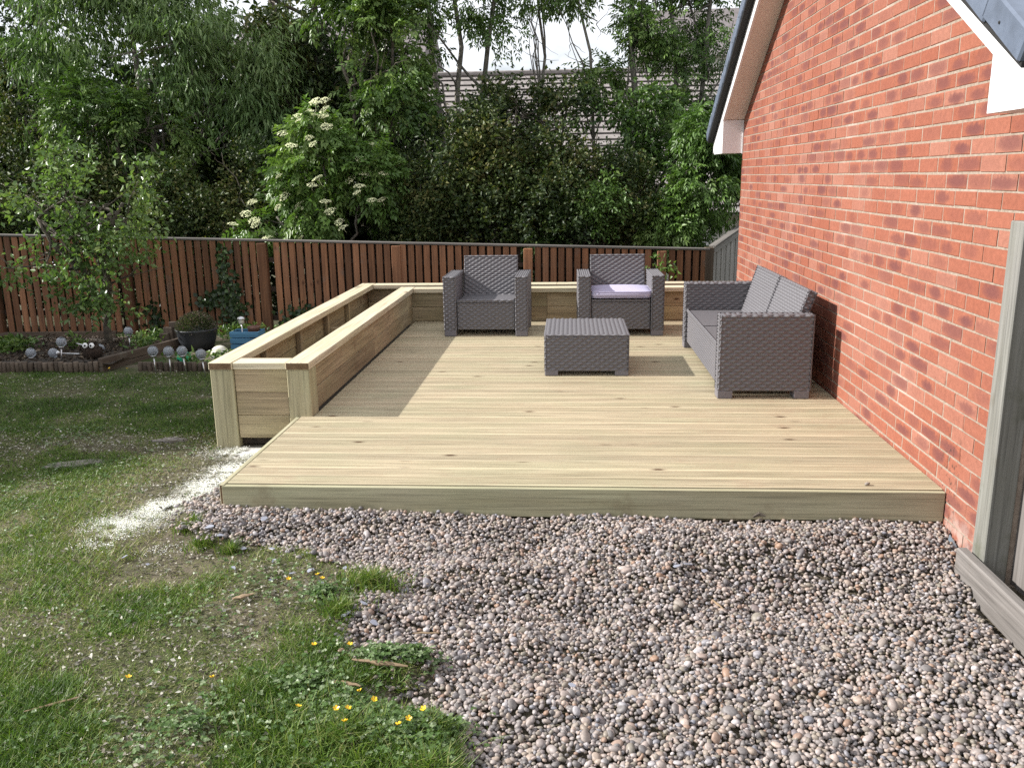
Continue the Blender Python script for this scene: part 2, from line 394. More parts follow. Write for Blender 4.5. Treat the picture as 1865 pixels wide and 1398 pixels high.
# ------------------------------------------------------------------ brick garage
APEX_Y, APEX_Z, PITCH = 2.506, 3.60, 0.578
def roof_z(y): return APEX_Z - PITCH * abs(y - APEX_Y)
WY0, WY1 = -0.50, 5.32
def brickmat(name, obj):
    m, nt, b = newmat(name)
    if obj:
        oi = nt.nodes.new('ShaderNodeObjectInfo'); rnd = oi.outputs['Random']
    else:
        at = nt.nodes.new('ShaderNodeAttribute'); at.attribute_name = 'tone'; rnd = at.outputs['Fac']
    bu = nt.nodes.new('ShaderNodeAttribute'); bu.attribute_name = 'bu'
    bv = nt.nodes.new('ShaderNodeAttribute'); bv.attribute_name = 'bv'
    v = coords(nt, 'World')
    n1 = noise(nt, v, 9, 4, .6); n2 = noise(nt, v, 130, 4, .7); n3 = noise(nt, v, 38, 4, .6); n4 = noise(nt, v, 1.1, 3)
    q1 = mth(nt, 'FRACT', mth(nt, 'MULTIPLY', rnd, 51.3)); q2 = mth(nt, 'FRACT', mth(nt, 'MULTIPLY', rnd, 87.9)); q3 = mth(nt, 'FRACT', mth(nt, 'MULTIPLY', rnd, 131.7))
    cxo = mth(nt, 'MULTIPLY_ADD', q1, 0.26, -0.13); cyo = mth(nt, 'MULTIPLY_ADD', q2, 0.22, -0.11)
    n5 = noise(nt, v, 17, 5, .65)
    dx = mth(nt, 'MULTIPLY', mth(nt, 'ADD', mth(nt, 'ADD', bu.outputs['Fac'], cxo), mth(nt, 'MULTIPLY_ADD', n5, 0.5, -0.75)), mth(nt, 'MULTIPLY_ADD', q3, 1.2, 1.25))
    dy = mth(nt, 'MULTIPLY', mth(nt, 'ADD', mth(nt, 'ADD', bv.outputs['Fac'], cyo), mth(nt, 'MULTIPLY_ADD', n3, 0.5, -0.75)), mth(nt, 'MULTIPLY_ADD', q2, .7, 1.3))
    d = mth(nt, 'SQRT', mth(nt, 'ADD', mth(nt, 'MULTIPLY', dx, dx), mth(nt, 'MULTIPLY', dy, dy)))
    heart = ramp(nt, [(0.36, 1.0), (0.62, .75), (0.92, 0.0)], d)
    r2 = mth(nt, 'FRACT', mth(nt, 'MULTIPLY', rnd, 7.31)); r3 = mth(nt, 'FRACT', mth(nt, 'MULTIPLY', rnd, 23.7))
    amt = ramp(nt, [(0.2, 0.02), (0.55, 0.32), (1.0, 0.85)], r2)
    base = ramp(nt, [(0.0, (0.293, 0.107, 0.068)), (0.5, (0.26, 0.086, 0.052)), (1.0, (0.31, 0.136, 0.096))], r3)
    base = mixc(nt, 1.0, base, ramp(nt, [(0.3, 0.86), (0.7, 1.12)], n3), 'MULTIPLY')
    base = mixc(nt, ramp(nt, [(0.5, 0.0), (0.75, 0.35)], n4), base, (0.34, 0.175, 0.135))
    c = mixc(nt, mth(nt, 'MULTIPLY', heart, amt), base, (0.125, 0.045, 0.045))
    c = mixc(nt, ramp(nt, [(0.30, 0.75), (0.36, 0.0)], n2), c, (0.05, 0.025, 0.02))
    c = mixc(nt, ramp(nt, [(0.70, 0.0), (0.78, 0.4)], n2), c, (0.42, 0.24, 0.18))
    g_ = nt.nodes.new('ShaderNodeNewGeometry'); sx = nt.nodes.new('ShaderNodeSeparateXYZ'); nt.links.new(g_.outputs['Position'], sx.inputs[0])
    mk = mth(nt, 'MULTIPLY', ramp(nt, [(0.0, 1.0), (0.16, 0.0)], mth(nt, 'ABSOLUTE', mth(nt, 'ADD', sx.outputs[1], 0.03))), ramp(nt, [(0.20, 1.0), (0.36, 0.0)], sx.outputs[2]))
    c = mixc(nt, mth(nt, 'MULTIPLY', mk, ramp(nt, [(0.54, 0.0), (0.60, 0.9)], noise(nt, v, 32, 5, .7))), c, (0.035, 0.028, 0.024))
    c = mixc(nt, mth(nt, 'MULTIPLY', ramp(nt, [(0.02, 0.65), (0.10, 0.0)], mth(nt, 'ADD', sx.outputs[2], 0.14)), ramp(nt, [(0.42, 0.0), (0.6, 0.9)], noise(nt, v, 11, 4, .6))), c, (0.45, 0.37, 0.33))
    eff = noise(nt, coords(nt, 'World', (5, 5, 9)), 1.0, 6, .7)
    c = mixc(nt, ramp(nt, [(0.70, 0.0), (0.76, 0.7)], eff), c, (0.60, 0.52, 0.48))
    nt.links.new(c, b.inputs['Base Color']); b.inputs['Roughness'].default_value = 0.85
    b.inputs['Specular IOR Level'].default_value = 0.25
    bump(nt, b, mth(nt, 'ADD', n2, n3), 0.5, 0.003)
    return m
M_BRICK = brickmat('red_brick', False); M_BRICK_O = brickmat('red_brick_single', True)
def mortarmat():
    m, nt, b = newmat('buff_mortar')
    v = coords(nt, 'World'); n = noise(nt, v, 45, 5, .65); n2 = noise(nt, v, 2.5, 4)
    c = ramp(nt, [(0.3, (0.20, 0.155, 0.12)), (0.7, (0.35, 0.285, 0.23))], n)
    c = mixc(nt, ramp(nt, [(0.55, 0.0), (0.7, 0.5)], n2), c, (0.46, 0.40, 0.35))
    nt.links.new(c, b.inputs['Base Color']); b.inputs['Roughness'].default_value = 0.95; bump(nt, b, n, 0.7, 0.004)
    return m
M_MORTAR = mortarmat()
house = thing('brick_garage', 'red brick garage gable wall with white bargeboards beside the decking', 'building', (0, 2.4, -0.35))
HO = np.array([0, 2.4, -0.35])
zb = -0.34
prof = [(WY0, zb), (WY1, zb), (WY1, roof_z(WY1)), (APEX_Y, APEX_Z), (WY0, roof_z(WY0))]
V = [(0.0028, y, z) for y, z in prof] + [(5.5, y, z) for y, z in prof]
F = [(0, 1, 2, 3, 4), (9, 8, 7, 6, 5)] + [(i, 5 + i, 5 + (i + 1) % 5, (i + 1) % 5) for i in range(5)]
wall = link('wall', mesh('wall', np.array(V) - HO, F, M_MORTAR), house)
def clip_poly(P, a, b_, c):   # keep a*y+b*z<=c
    out_ = []
    for i in range(len(P)):
        p, q_ = P[i], P[(i + 1) % len(P)]; dp = a * p[0] + b_ * p[1] - c; dq = a * q_[0] + b_ * q_[1] - c
        if dp <= 0: out_.append(p)
        if dp * dq < 0:
            t = dp / (dp - dq); out_.append((p[0] + t * (q_[0] - p[0]), p[1] + t * (q_[1] - p[1])))
    return out_
bricks = []
for k in range(-5, 48):
    z0 = 0.021 + 0.075 * k + 0.005; z1 = z0 + 0.065
    off = 0.103 + (0.1125 if k % 2 else 0.0)
    for m_ in range(-6, 28):
        y0 = off + 0.225 * m_ + 0.005; y1 = y0 + 0.215
        ya, yb = max(y0, WY0 - 0.003), min(y1, WY1 + 0.003)
        if yb - ya < 0.02: continue
        P = [(ya, z0), (yb, z0), (yb, z1), (ya, z1)]
        P = clip_poly(P, PITCH, 1, APEX_Z + PITCH * APEX_Y); P = clip_poly(P, -PITCH, 1, APEX_Z - PITCH * APEX_Y)
        if len(P) < 3: continue
        full = (len(P) == 4 and yb - ya > 0.21)
        c = proj((0, (ya + yb) / 2, (z0 + z1) / 2)); vis = full and -10 < c[0] < 1800 and -10 < c[1] < 1010 and z0 > -0.19
        if vis and c[0] > 1750 and c[1] > 400: vis = False
        d = np.linalg.norm(np.array([0, (ya + yb) / 2, z0]) - CAM)
        size = abs(CAM[0]) / d ** 3 if vis else 0
        bricks.append((size, P, (y0, y1, z0, z1)))
order = sorted(range(len(bricks)), key=lambda i: -bricks[i][0])
single = set(order[:300])
def brick_mesh(seed):
    rr = random.Random(seed)
    bm = bmesh.new(); bmesh.ops.create_cube(bm, size=1.0)
    for v in bm.verts: v.co = Vector((v.co.x * 0.04, v.co.y * 0.215, v.co.z * 0.065))
    fe = [e for e in bm.edges if all(v.co.x < 0 for v in e.verts)]
    bmesh.ops.bevel(bm, geom=fe, offset=0.003, segments=1, affect='EDGES')
    for v in bm.verts: v.co += Vector((rr.uniform(-.0006, .0006), rr.uniform(-.0022, .0022), rr.uniform(-.0018, .0018)))
    me = bpy.data.meshes.new('brick'); bm.to_mesh(me); bm.free(); me.materials.append(M_BRICK_O)
    for n_, f_ in (('bu', lambda c: c.y / 0.215 + .5), ('bv', lambda c: c.z / 0.065 + .5)):
        at = me.attributes.new(n_, 'FLOAT', 'POINT')
        at.data.foreach_set('value', [f_(v.co) for v in me.vertices])
    return me
BM_ = [brick_mesh(i) for i in range(6)]
SV = []; SF = []; SA = []; SB = []; ST = []
for i, (s, P, (y0, y1, z0, z1)) in enumerate(bricks):
    if i in single:
        o = link('brick', BM_[i % 6], wall, (0.02 + random.uniform(-.0012, .0006), (y0 + y1) / 2 + random.uniform(-.001, .001) - HO[1], (z0 + z1) / 2 - HO[2]),
                 (random.uniform(-.006, .006), 0, random.uniform(-.003, .003)))
        continue
    j = random.uniform(-.0012, .0006); n0 = len(SV); t = random.random(); k = len(P)
    jit = [(y + random.uniform(-.0016, .0016), z + random.uniform(-.0014, .0014)) for y, z in P]
    for x_ in (j, 0.03):
        for y, z in jit:
            SV.append((x_, y - HO[1], z - HO[2])); SA.append((y - y0) / (y1 - y0)); SB.append((z - z0) / (z1 - z0)); ST.append(t)
    SF.append(tuple(n0 + q_ for q_ in range(k)))
    for q_ in range(k):
        q2 = (q_ + 1) % k; SF.append((n0 + q_, n0 + k + q_, n0 + k + q2, n0 + q2))
o = link('brickwork', mesh('brickwork', SV, SF, M_BRICK, False, {'bu': SA, 'bv': SB, 'tone': ST}), wall); tag(o, kind='stuff')

# roof edge: soffit, bargeboard, box ends, verge caps, tiles
OV = 0.19
def slope_slab(name, mat, x0, x1, za, zb_, ya, yb, parent=house):
    V = []
    for y in (ya, yb):
        z = roof_z(y)
        V += [(x0, y, z + za), (x1, y, z + za), (x1, y, z + zb_), (x0, y, z + zb_)]
    F = [(0, 1, 2, 3), (7, 6, 5, 4), (0, 4, 5, 1), (1, 5, 6, 2), (2, 6, 7, 3), (3, 7, 4, 0)]
    return link(name, mesh(name, np.array(V) - HO, F, mat), parent)
for ya, yb in ((APEX_Y, 5.30), (WY0 + .02, APEX_Y)):
    slope_slab('soffit', M_SOFFIT, -OV, -0.001, 0.004, 0.02, ya, yb)
for ya, yb in ((APEX_Y, 5.85), (-0.84, APEX_Y)):
    slope_slab('bargeboard', M_WHITE, -OV - .022, -OV - .001, 0.0, 0.115, ya, yb)
    slope_slab('roof_slope', M_TILE, -OV - .01, 5.7, 0.19, 0.235, ya + (-.06 if ya < 0 else 0), yb + (.06 if yb > 4 else 0))
    slope_slab('verge_shade_strip', M_BLACK, -OV - .085, 0.02, 0.117, 0.135, ya, yb)  # black strip standing in for the shade beneath the verge caps
for s, ya, yb in ((1, 5.30, 5.80), (-1, -0.79, -0.48)):
    b_ = MB()
    V = []
    for x in (-OV - .018, 0.0 if s > 0 else -.002):
        V += [(x, ya, 1.662), (x, yb, 1.662), (x, yb, roof_z(yb) + 0.0), (x, ya, roof_z(ya) + 0.0)]
    F = [(0, 3, 2, 1), (4, 5, 6, 7), (0, 1, 5, 4), (1, 2, 6, 5), (2, 3, 7, 6), (3, 0, 4, 7)]
    o = link('box_end', mesh('box_end', np.array(V) - HO, F, M_WHITE), house)
    # covering strip on the wall edge of the box and two pins
    if s > 0: MB().box(-.012, -.001, 5.288, 5.299, 1.655, 1.92).build('cover_strip', M_WHITE, house, loc=tuple(-HO))
# verge caps, one after the other up each rake
ang = math.atan(PITCH)
for s in (1, -1):
    n = 11
    for i in range(n):
        dist = (i + 0.5) * 0.335; yc = APEX_Y + s * (3.36 - dist * math.cos(ang)); 
        if s * (yc - APEX_Y) < 0.05: continue
        zc = roof_z(yc) + 0.20
        me = cbox(0.17, 0.36, 0.11, 0.008, M_TILE)
        o = link('verge_cap', me, house, (-OV - 0.012, yc - HO[1], zc - HO[2]), (-s * (ang + 0.045), 0, 0))
        sc_ = link('screw', cbox(0.006, 0.012, 0.012, 0.003, M_BLACK), o, (-0.086, -s * 0.03, -0.01))

# ------------------------------------------------------------------ timber deck
deck = thing('timber_deck', 'new pale grooved timber decking with a front fascia above the pebbles', 'deck', (-1.74, 2.46, -0.2))
DO = np.array([-1.74, 2.46, -0.2])
def deck_board_mesh(length, width=0.1145, th=0.028, ng=6):
    pts = [(-width / 2, -th), (-width / 2, -0.003), (-width / 2 + 0.003, 0)]
    e = 0.008; pitch = (width - 2 * e) / ng
    for i in range(ng):
        c = -width / 2 + e + (i + .5) * pitch; g = 0.0036; d = 0.009
        pts += [(c - g, 0), (c - g + .0004, -d), (c + g - .0004, -d), (c + g, 0)]
    pts += [(width / 2 - 0.003, 0), (width / 2, -0.003), (width / 2, -th)]
    n = len(pts); V = [(-length / 2, y, z) for y, z in pts] + [(length / 2, y, z) for y, z in pts]
    F = [(i, i + 1, n + i + 1, n + i) for i in range(n - 1)] + [(n - 1, 0, n, 2 * n - 1), tuple(range(n - 1, -1, -1)), tuple(range(n, 2 * n))]
    return mesh('deck_board', V, F, M_DECK)
DB_long = deck_board_mesh(3.455); DB_short = deck_board_mesh(3.375)
NB = 40; dp = 4.90 / NB
screw_me = cbox(0.007, 0.007, 0.002, 0.0008, M_BLACK)
for i in range(NB):
    y = dp * (i + .5) + 0.002
    long_ = y < 1.2
    Lb = 3.455 if long_ else 3.375
    xc = -0.006 - Lb / 2
    o = link('deck_board', DB_long if long_ else DB_short, deck, (xc - DO[0], y - DO[1], random.uniform(-.0008, .0) - DO[2]), (random.uniform(-.004, .004), 0, math.pi * (i % 2)))
# joists beneath (real support) and fascia, side trim
for xj in (-3.40, -2.95, -2.35, -1.75, -1.15, -.55, -.05):
    link('joist', cbox(4.7, 0.045, 0.12, 0.0, M_FASCIA), deck, (xj - DO[0], 2.5 - DO[1], -0.095 - DO[2]), (0, 0, math.pi / 2))
def cap_mesh(lx, ly, lz, ch, mat, endmat):
    me = cbox(lx, ly, lz, ch, mat).copy(); me.materials.append(endmat)
    for p in me.polygons:
        if abs(p.normal.x) > .9: p.material_index = 1
    return me
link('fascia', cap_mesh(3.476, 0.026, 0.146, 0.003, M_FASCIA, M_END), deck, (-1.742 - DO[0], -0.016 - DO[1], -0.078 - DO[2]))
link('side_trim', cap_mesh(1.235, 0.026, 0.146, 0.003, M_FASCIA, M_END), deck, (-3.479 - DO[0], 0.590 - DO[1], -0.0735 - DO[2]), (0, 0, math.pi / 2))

# ------------------------------------------------------------------ raised planter
pl = thing('raised_planter', 'L-shaped raised planter of new pale sleepers with wide cap rails', 'planter', (-3.71, 1.3, -0.19))
PO = np.array([-3.71, 1.3, -0.19])
def pboard(name, x0, x1, y0, y1, z0, z1, mat, ch=0.004, end=None, label=None):
    lx, ly, lz = x1 - x0, y1 - y0, z1 - z0
    c = np.array([(x0 + x1) / 2, (y0 + y1) / 2, (z0 + z1) / 2]) - PO
    if lz > max(lx, ly): dims, rot = (lz, ly, lx), (0, -math.pi / 2, 0)
    elif ly > lx: dims, rot = (ly, lx, lz), (0, 0, math.pi / 2)
    else: dims, rot = (lx, ly, lz), (0, 0, 0)
    me = cap_mesh(*dims, ch, mat, end) if end else cbox(*dims, ch, mat)
    o = link(name, me, pl, tuple(c), rot)
    return o
rows = ((0.153, 0.301), (0.0025, 0.1505), (-0.148, 0.0))
for x0 in (-4.03, -3.537): pboard('post', x0, x0 + 0.147, 1.22, 1.367, -0.215, 0.301, M_POSTW, 0.005)
for z0, z1 in rows: pboard('board', -3.880, -3.539, 1.236, 1.281, z0, z1, M_SLEEPER)
for z0, z1 in rows[:2]:
    pboard('board', -3.452, -3.405, 1.369, 3.1, z0, z1, M_SLEEPER); pboard('board', -3.452, -3.405, 3.102, 4.897, z0, z1, M_SLEEPER)
    pboard('board', -3.452, -2.0, 4.90, 4.945, z0, z1, M_SLEEPER); pboard('board', -1.998, -0.012, 4.90, 4.945, z0, z1, M_SLEEPER)
for z0, z1 in rows:
    pboard('board', -4.012, -3.967, 1.369, 3.3, z0, z1, M_SLEEPER); pboard('board', -4.012, -3.967, 3.302, 5.345, z0, z1, M_SLEEPER)
    pboard('board', -3.964, -2.0, 5.30, 5.345, z0, z1, M_SLEEPER); pboard('board', -1.998, -0.012, 5.30, 5.345, z0, z1, M_SLEEPER)
for (x0, x1, y0, y1) in ((-4.035, -3.884, 1.214, 5.362), (-3.539, -3.386, 1.214, 5.012)):
    pboard('cap_rail', x0, x1, y0, y1, 0.303, 0.350, M_CAP, 0.004, M_END)
pboard('cap_rail', -3.8825, -3.5405, 1.226, 1.374, 0.303, 0.347, M_CAP, 0.004)
for (x0, x1, y0, y1) in ((-3.383, -1.4, 4.862, 5.010), (-1.398, -0.012, 4.862, 5.010), (-3.882, -1.9, 5.212, 5.361), (-1.898, -0.012, 5.212, 5.361)):
    pboard('cap_rail', x0, x1, y0, y1, 0.303, 0.3485, M_CAP, 0.004)
# braces and battens inside
for y in (1.95, 2.75, 3.55, 4.3): pboard('batten', -3.966, -3.922, y, y + 0.047, -0.15, 0.298, M_SLEEPER)
for y in (2.25, 3.6): pboard('brace', -3.92, -3.454, y, y + 0.045, 0.06, 0.16, M_SLEEPER)
for x in (-2.9, -1.9, -.9): pboard('brace', x, x + .045, 4.947, 5.298, 0.06, 0.16, M_SLEEPER)
M_SOIL = plain('dark_soil', (0.035, 0.027, 0.02), 0.95, var=0.6, vs=30, bmp=1.0)
SG = MB(); SG.box(-3.965, -3.454, 1.283, 5.298, -0.20, -0.10); SG.box(-3.452, -0.013, 4.947, 5.298, -0.20, -0.10)
o = SG.build('planter_soil', M_SOIL); tag(o, 'dark soil lying in the bottom of the empty raised planter', 'soil')
# ------------------------------------------------------------------ woven furniture
def patch(o, U, Vv, Nn, lu, lv, kind='weave', pu=0.034, pv=0.0212, amp=0.0135, nu=6, nv=5):
    o = np.array(o, float); U = np.array(U, float); Vv = np.array(Vv, float); Nn = np.array(Nn, float)
    if kind == 'weave':
        cu = max(2, round(lu / pu)); cv = max(2, round(lv / pv))
        iu = np.arange(cu * nu + 1); iv = np.arange(cv * nv + 1)
        uu, vv = np.meshgrid(iu / nu, iv / nv, indexing='ij')
        j = np.minimum(np.floor(vv + 1e-6), cv - 1); fv = vv - j
        s = np.sqrt(np.clip(1 - (2 * fv - 1) ** 2, 0, 1))
        wv = 0.5 + 0.5 * np.cos(math.pi * (uu + j))
        h = amp * (s * (0.06 + 0.94 * wv))
        h = h * np.clip(np.minimum(uu, cu - uu) * 4, 0.35, 1)
    else:
        cu = max(2, round(lu / pu)); cv = 2; nu_ = 6
        iu = np.arange(cu * nu_ + 1); iv = np.arange(13)
        uu, vv = np.meshgrid(iu / nu_, iv / 6.0, indexing='ij')
        j = np.minimum(np.floor(uu + 1e-6), cu - 1); fu = uu - j
        h = amp * np.sqrt(np.clip(1 - (2 * fu - 1) ** 2, 0, 1)) * np.clip(np.minimum(vv, 2 - vv) * 6, .2, 1)
    P = o + (uu / cu)[..., None] * lu * U + (vv / cv)[..., None] * lv * Vv + h[..., None] * Nn
    nvv = P.shape[1]
    ii, jj = np.meshgrid(np.arange(P.shape[0] - 1), np.arange(nvv - 1), indexing='ij'); a = (ii * nvv + jj).ravel()
    F = np.stack([a, a + nvv, a + nvv + 1, a + 1], 1)
    if np.dot(np.cross(U, Vv), Nn) < 0: F = F[:, ::-1]
    return P.reshape(-1, 3), F
class WB:
    def __init__(s): s.V = []; s.F = []; s.n = 0
    def add(s, P, F): s.V.append(np.asarray(P, float)); s.F.append(np.asarray(F) + s.n); s.n += len(P)
    def wbox(s, x0, x1, y0, y1, z0, z1, faces='lrfbt', top='weave', ins=0.014):
        # solid core
        s.add(np.array(boxv(x0 + ins, x1 - ins, y0 + ins, y1 - ins, z0, z1 - ins)), np.array(BOXF))
        a = 0.0135; e = 0.002
        lx, ly, lz = x1 - x0, y1 - y0, z1 - z0
        if 'f' in faces: s.add(*patch((x0 + e, y0 + a, z0), (1, 0, 0), (0, 0, 1), (0, -1, 0), lx - 2 * e, lz - e))
        if 'b' in faces: s.add(*patch((x0 + e, y1 - a, z0), (1, 0, 0), (0, 0, 1), (0, 1, 0), lx - 2 * e, lz - e))
        if 'l' in faces: s.add(*patch((x0 + a, y0 + e, z0), (0, 1, 0), (0, 0, 1), (-1, 0, 0), ly - 2 * e, lz - e))
        if 'r' in faces: s.add(*patch((x1 - a, y0 + e, z0), (0, 1, 0), (0, 0, 1), (1, 0, 0), ly - 2 * e, lz - e))
        if 't' in faces:
            if top == 'weave': s.add(*patch((x0 + e, y0 + e, z1 - a), (1, 0, 0), (0, 1, 0), (0, 0, 1), lx - 2 * e, ly - 2 * e))
            elif top == 'weave_y': s.add(*patch((x0 + e, y0 + e, z1 - a), (0, 1, 0), (1, 0, 0), (0, 0, 1), ly - 2 * e, lx - 2 * e))
            elif top == 'ribs': s.add(*patch((x0 + e, y0 + e, z1 - 0.010), (1, 0, 0), (0, 1, 0), (0, 0, 1), lx - 2 * e, ly - 2 * e, 'ribs', 0.024, amp=0.009))
        return s
    def build(s, name, mat, parent, loc=(0, 0, 0), rot=(0, 0, 0)):
        V = np.concatenate(s.V); F = np.concatenate(s.F)
        me = mesh(name, V, F, mat, False)
        fl = np.ones(len(F), bool); fl[:6] = False
        me.polygons.foreach_set('use_smooth', fl)
        return link(name, me, parent, loc, rot)

def copy_tree(o, parent=None):
    c = o.copy(); COL.objects.link(c)
    if parent is not None: c.parent = parent
    for ch in list(o.children): copy_tree(ch, c)
    return c

def make_seat(name, label, cat, w_, d, nback, group=None):
    t = thing(name, label, cat, group=group)
    aw = 0.125
    for s in (-1, 1):
        x0 = -w_ / 2 if s < 0 else w_ / 2 - aw
        if s < 0: arm = WB().wbox(-aw / 2, aw / 2, -d / 2, d / 2 - 0.05, 0.052, 0.565, 'lrfbt', 'weave_y').build('arm', M_RATTAN, t, (x0 + aw / 2, 0, 0))
        else: link('arm', arm.data, t, (x0 + aw / 2, 0, 0))
        for y in (-d / 2 + 0.055, d / 2 - 0.11):
            link('foot', cbox(aw - 0.012, 0.10, 0.054, 0.004, M_FOOT), t, (x0 + aw / 2, y, 0.0275))
    xi = w_ / 2 - aw - 0.002
    WB().wbox(-xi, xi, -d / 2 + 0.022, d / 2 - 0.13, 0.06, 0.318, 'fb').build('seat_base', M_RATTAN, t)
    ns = nback
    for i in range(ns):
        a = -xi + 2 * xi * i / ns + 0.002; b_ = -xi + 2 * xi * (i + 1) / ns - 0.002
        WB().wbox(a, b_, -d / 2 + 0.012, d / 2 - 0.14, 0.319, 0.346, 'f', 'ribs').build('seat', M_RATTAN, t)
        # raked backrest: built upright, then tilted about its lower edge
        tilt = -0.33 + (0.03 if i == 0 and ns > 1 else 0)
        wb = WB().wbox(a + 0.002, b_ - 0.002, -0.035, 0.035, -0.02, 0.385, 'lrfbt', 'weave')
        wb.build('backrest', M_RATTAN, t, (0, d / 2 - 0.165 + (0.0 if i or ns == 1 else .008), 0.335), (tilt, 0, 0))
    return t

ch = make_seat('wicker_armchair', 'grey wicker armchair with a bare ribbed seat', 'armchair', 0.80, 0.68, 1)
ch.location = (-2.547, 4.355, 0.001); ch.rotation_euler = (0, 0, R(-0.6))
ch2 = copy_tree(ch); ch2.location = (-1.293, 4.355, 0.001); ch2.rotation_euler = (0, 0, R(0.8))
tag(ch2, 'grey wicker armchair with a lilac seat cushion on it', 'armchair')
sofa = make_seat('wicker_sofa', 'grey wicker two-seat sofa standing against the brick wall', 'sofa', 1.875, 0.665, 2)
sofa.location = (-0.452, 2.622, 0.001); sofa.rotation_euler = (0, 0, -math.pi / 2)
tb = thing('wicker_table', 'low grey wicker coffee table in the middle of the decking', 'table', (-1.636, 2.73, 0.001))
WB().wbox(-0.320, 0.320, -0.373, 0.373, 0.27, 0.322, 't').build('table_top', M_RATTAN, tb)
wb = WB().wbox(-0.318, 0.318, -0.371, 0.371, 0.036, 0.30, 'lrfb'); wb.build('apron', M_RATTAN, tb)
for sx in (-1, 1):
    for sy in (-1, 1):
        link('foot', cbox(0.10, 0.10, 0.042, 0.004, M_FOOT), tb, (sx * 0.262, sy * 0.315, 0.0215))

# lilac cushion
def cushion_mesh(lx, ly, lz, mat, nx=60, ny_=48):
    V = []; F = []
    def se(t, e): return math.copysign(abs(math.cos(t)) ** e, math.cos(t)), math.copysign(abs(math.sin(t)) ** e, math.sin(t))
    nu, nv = 120, 24
    for i in range(nu):
        th = 2 * math.pi * i / nu; cx, sy = se(th, 0.22)
        for j in range(nv + 1):
            ph = -math.pi / 2 + math.pi * j / nv; cr_, sz = se(ph, 0.55)
            x, y, z = cx * cr_ * lx / 2, sy * cr_ * ly / 2, sz * lz / 2
            rim = max(0.0, 1 - abs(sz) * 1.0)
            wr = (float(fbm(np.array(i * 0.55), np.array(j * 0.3), 4)) - .5) * 0.011 * min(1, rim + 0.2)
            nl = math.hypot(cx, sy) or 1
            x += cx / nl * wr; y += sy / nl * wr
            if sz > 0: z += 0.012 * (1 - (2 * x / lx) ** 2) * (1 - (2 * y / ly) ** 2) * sz
            V.append((x, y, z))
    for i in range(nu):
        for j in range(nv):
            a = i * (nv + 1) + j; b_ = ((i + 1) % nu) * (nv + 1) + j
            F.append((a, b_, b_ + 1, a + 1))
    return mesh('cushion', V, F, mat, True)
M_LILAC = plain('lilac_cotton', (0.42, 0.40, 0.54), 0.9, var=0.06, vs=60, bmp=0.3, spec=0.1)
cu = link('seat_cushion', cushion_mesh(0.57, 0.50, 0.085, M_LILAC)); cu.location = (-1.288, 4.262, 0.001 + 0.346 + 0.040); cu.rotation_euler = (0, 0, R(0.8))
tag(cu, 'pale lilac fabric seat cushion lying on the wicker armchair', 'cushion')
pp = []
for s in (-1, 1):
    P = []
    for i in range(97):
        th = 2 * math.pi * i / 96; c_, s_ = math.cos(th), math.sin(th)
        P.append((math.copysign(abs(c_) ** .22, c_) * 0.281, math.copysign(abs(s_) ** .22, s_) * 0.246, s * 0.026))
    V_, F_ = tube(P, 0.0035, 5, False); link('piping', mesh('piping', V_, F_, M_LILAC, True), cu)

# ------------------------------------------------------------------ back fence
UP3 = Matrix(((0, 1, 0), (0, 0, 1), (1, 0, 0)))      # grain upright, width along x
def upr(rz=0.0, lean=0.0):
    return (Matrix.Rotation(rz, 3, 'Z') @ Matrix.Rotation(lean, 3, 'Y') @ UP3).to_euler()
def fence_y(x): return 6.5 + x * 0.5 / 8.5
def fence_top(x): return 0.590 - 0.0336 * x
fa = math.atan2(0.5, 8.5)
fx0 = -10.4
M_OLDG = wood('dark_grey_cap_timber', (0.20, 0.185, 0.17), (0.10, 0.092, 0.085), hue=.05, knots=False)
fence = thing('timber_fence', 'brown stained vertical slat fence along the back of the garden', 'fence', (-4.5, fence_y(-4.5), -0.4))
FO = np.array([-4.5, fence_y(-4.5), -0.4])
posts = [-10.28, -8.67, -7.06, -5.41, -3.82, -2.26, -0.68]
def fput(name, me, x, dy, z, rot=(0, 0, 0), parent=fence):
    return link(name, me, parent, (x - FO[0], fence_y(x) + dy - FO[1], z - FO[2]), rot)
PK = 0.0938
x = fx0; k = 0
post_near = lambda x: min(abs(x - p) for p in posts)
while x < -0.16:
    if post_near(x) > 0.075:
        top = fence_top(x) - 0.015; bot = -0.30 - 0.02 * ((x + 8) / 8) if x < -7.2 else -0.40
        h = round((top - bot) / 0.04) * 0.04
        wd = 0.070
        me = cbox(h, wd, 0.017, 0.002, M_PICKET)
        fput('picket', me, x, -0.035 + random.uniform(-.002, .002), top - h / 2, upr(fa, random.uniform(-.006, .006)))
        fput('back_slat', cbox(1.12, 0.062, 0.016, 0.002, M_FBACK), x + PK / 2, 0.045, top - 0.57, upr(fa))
    x += PK + random.uniform(-.0012, .0012); k += 1
for p in posts:
    h = 1.16
    o = fput('post', cbox(h, 0.105, 0.10, 0.004, M_PICKET), p, -0.032, fence_top(p) - 0.03 - h / 2, upr(fa))
slope_r = math.atan(0.0336)
for i in range(len(posts)):
    xa = posts[i] + 0.055; xb = (posts[i + 1] - 0.055) if i + 1 < len(posts) else -0.15
    xm = (xa + xb) / 2; ln = (xb - xa) / math.cos(fa)
    for dz in (-0.20, -0.55, -0.90):
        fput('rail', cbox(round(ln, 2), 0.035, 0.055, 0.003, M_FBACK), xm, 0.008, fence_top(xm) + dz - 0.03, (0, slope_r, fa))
ln = 10.3
xm = -5.25
fput('top_cap', cbox(ln, 0.10, 0.024, 0.004, M_OLDG), xm, -0.005, fence_top(xm), (0, slope_r, fa))
fput('gravel_board', cbox(2.0, 0.045, 0.10, 0.004, M_OLDW), -8.25, -0.06, -0.335, (0, 0, fa))
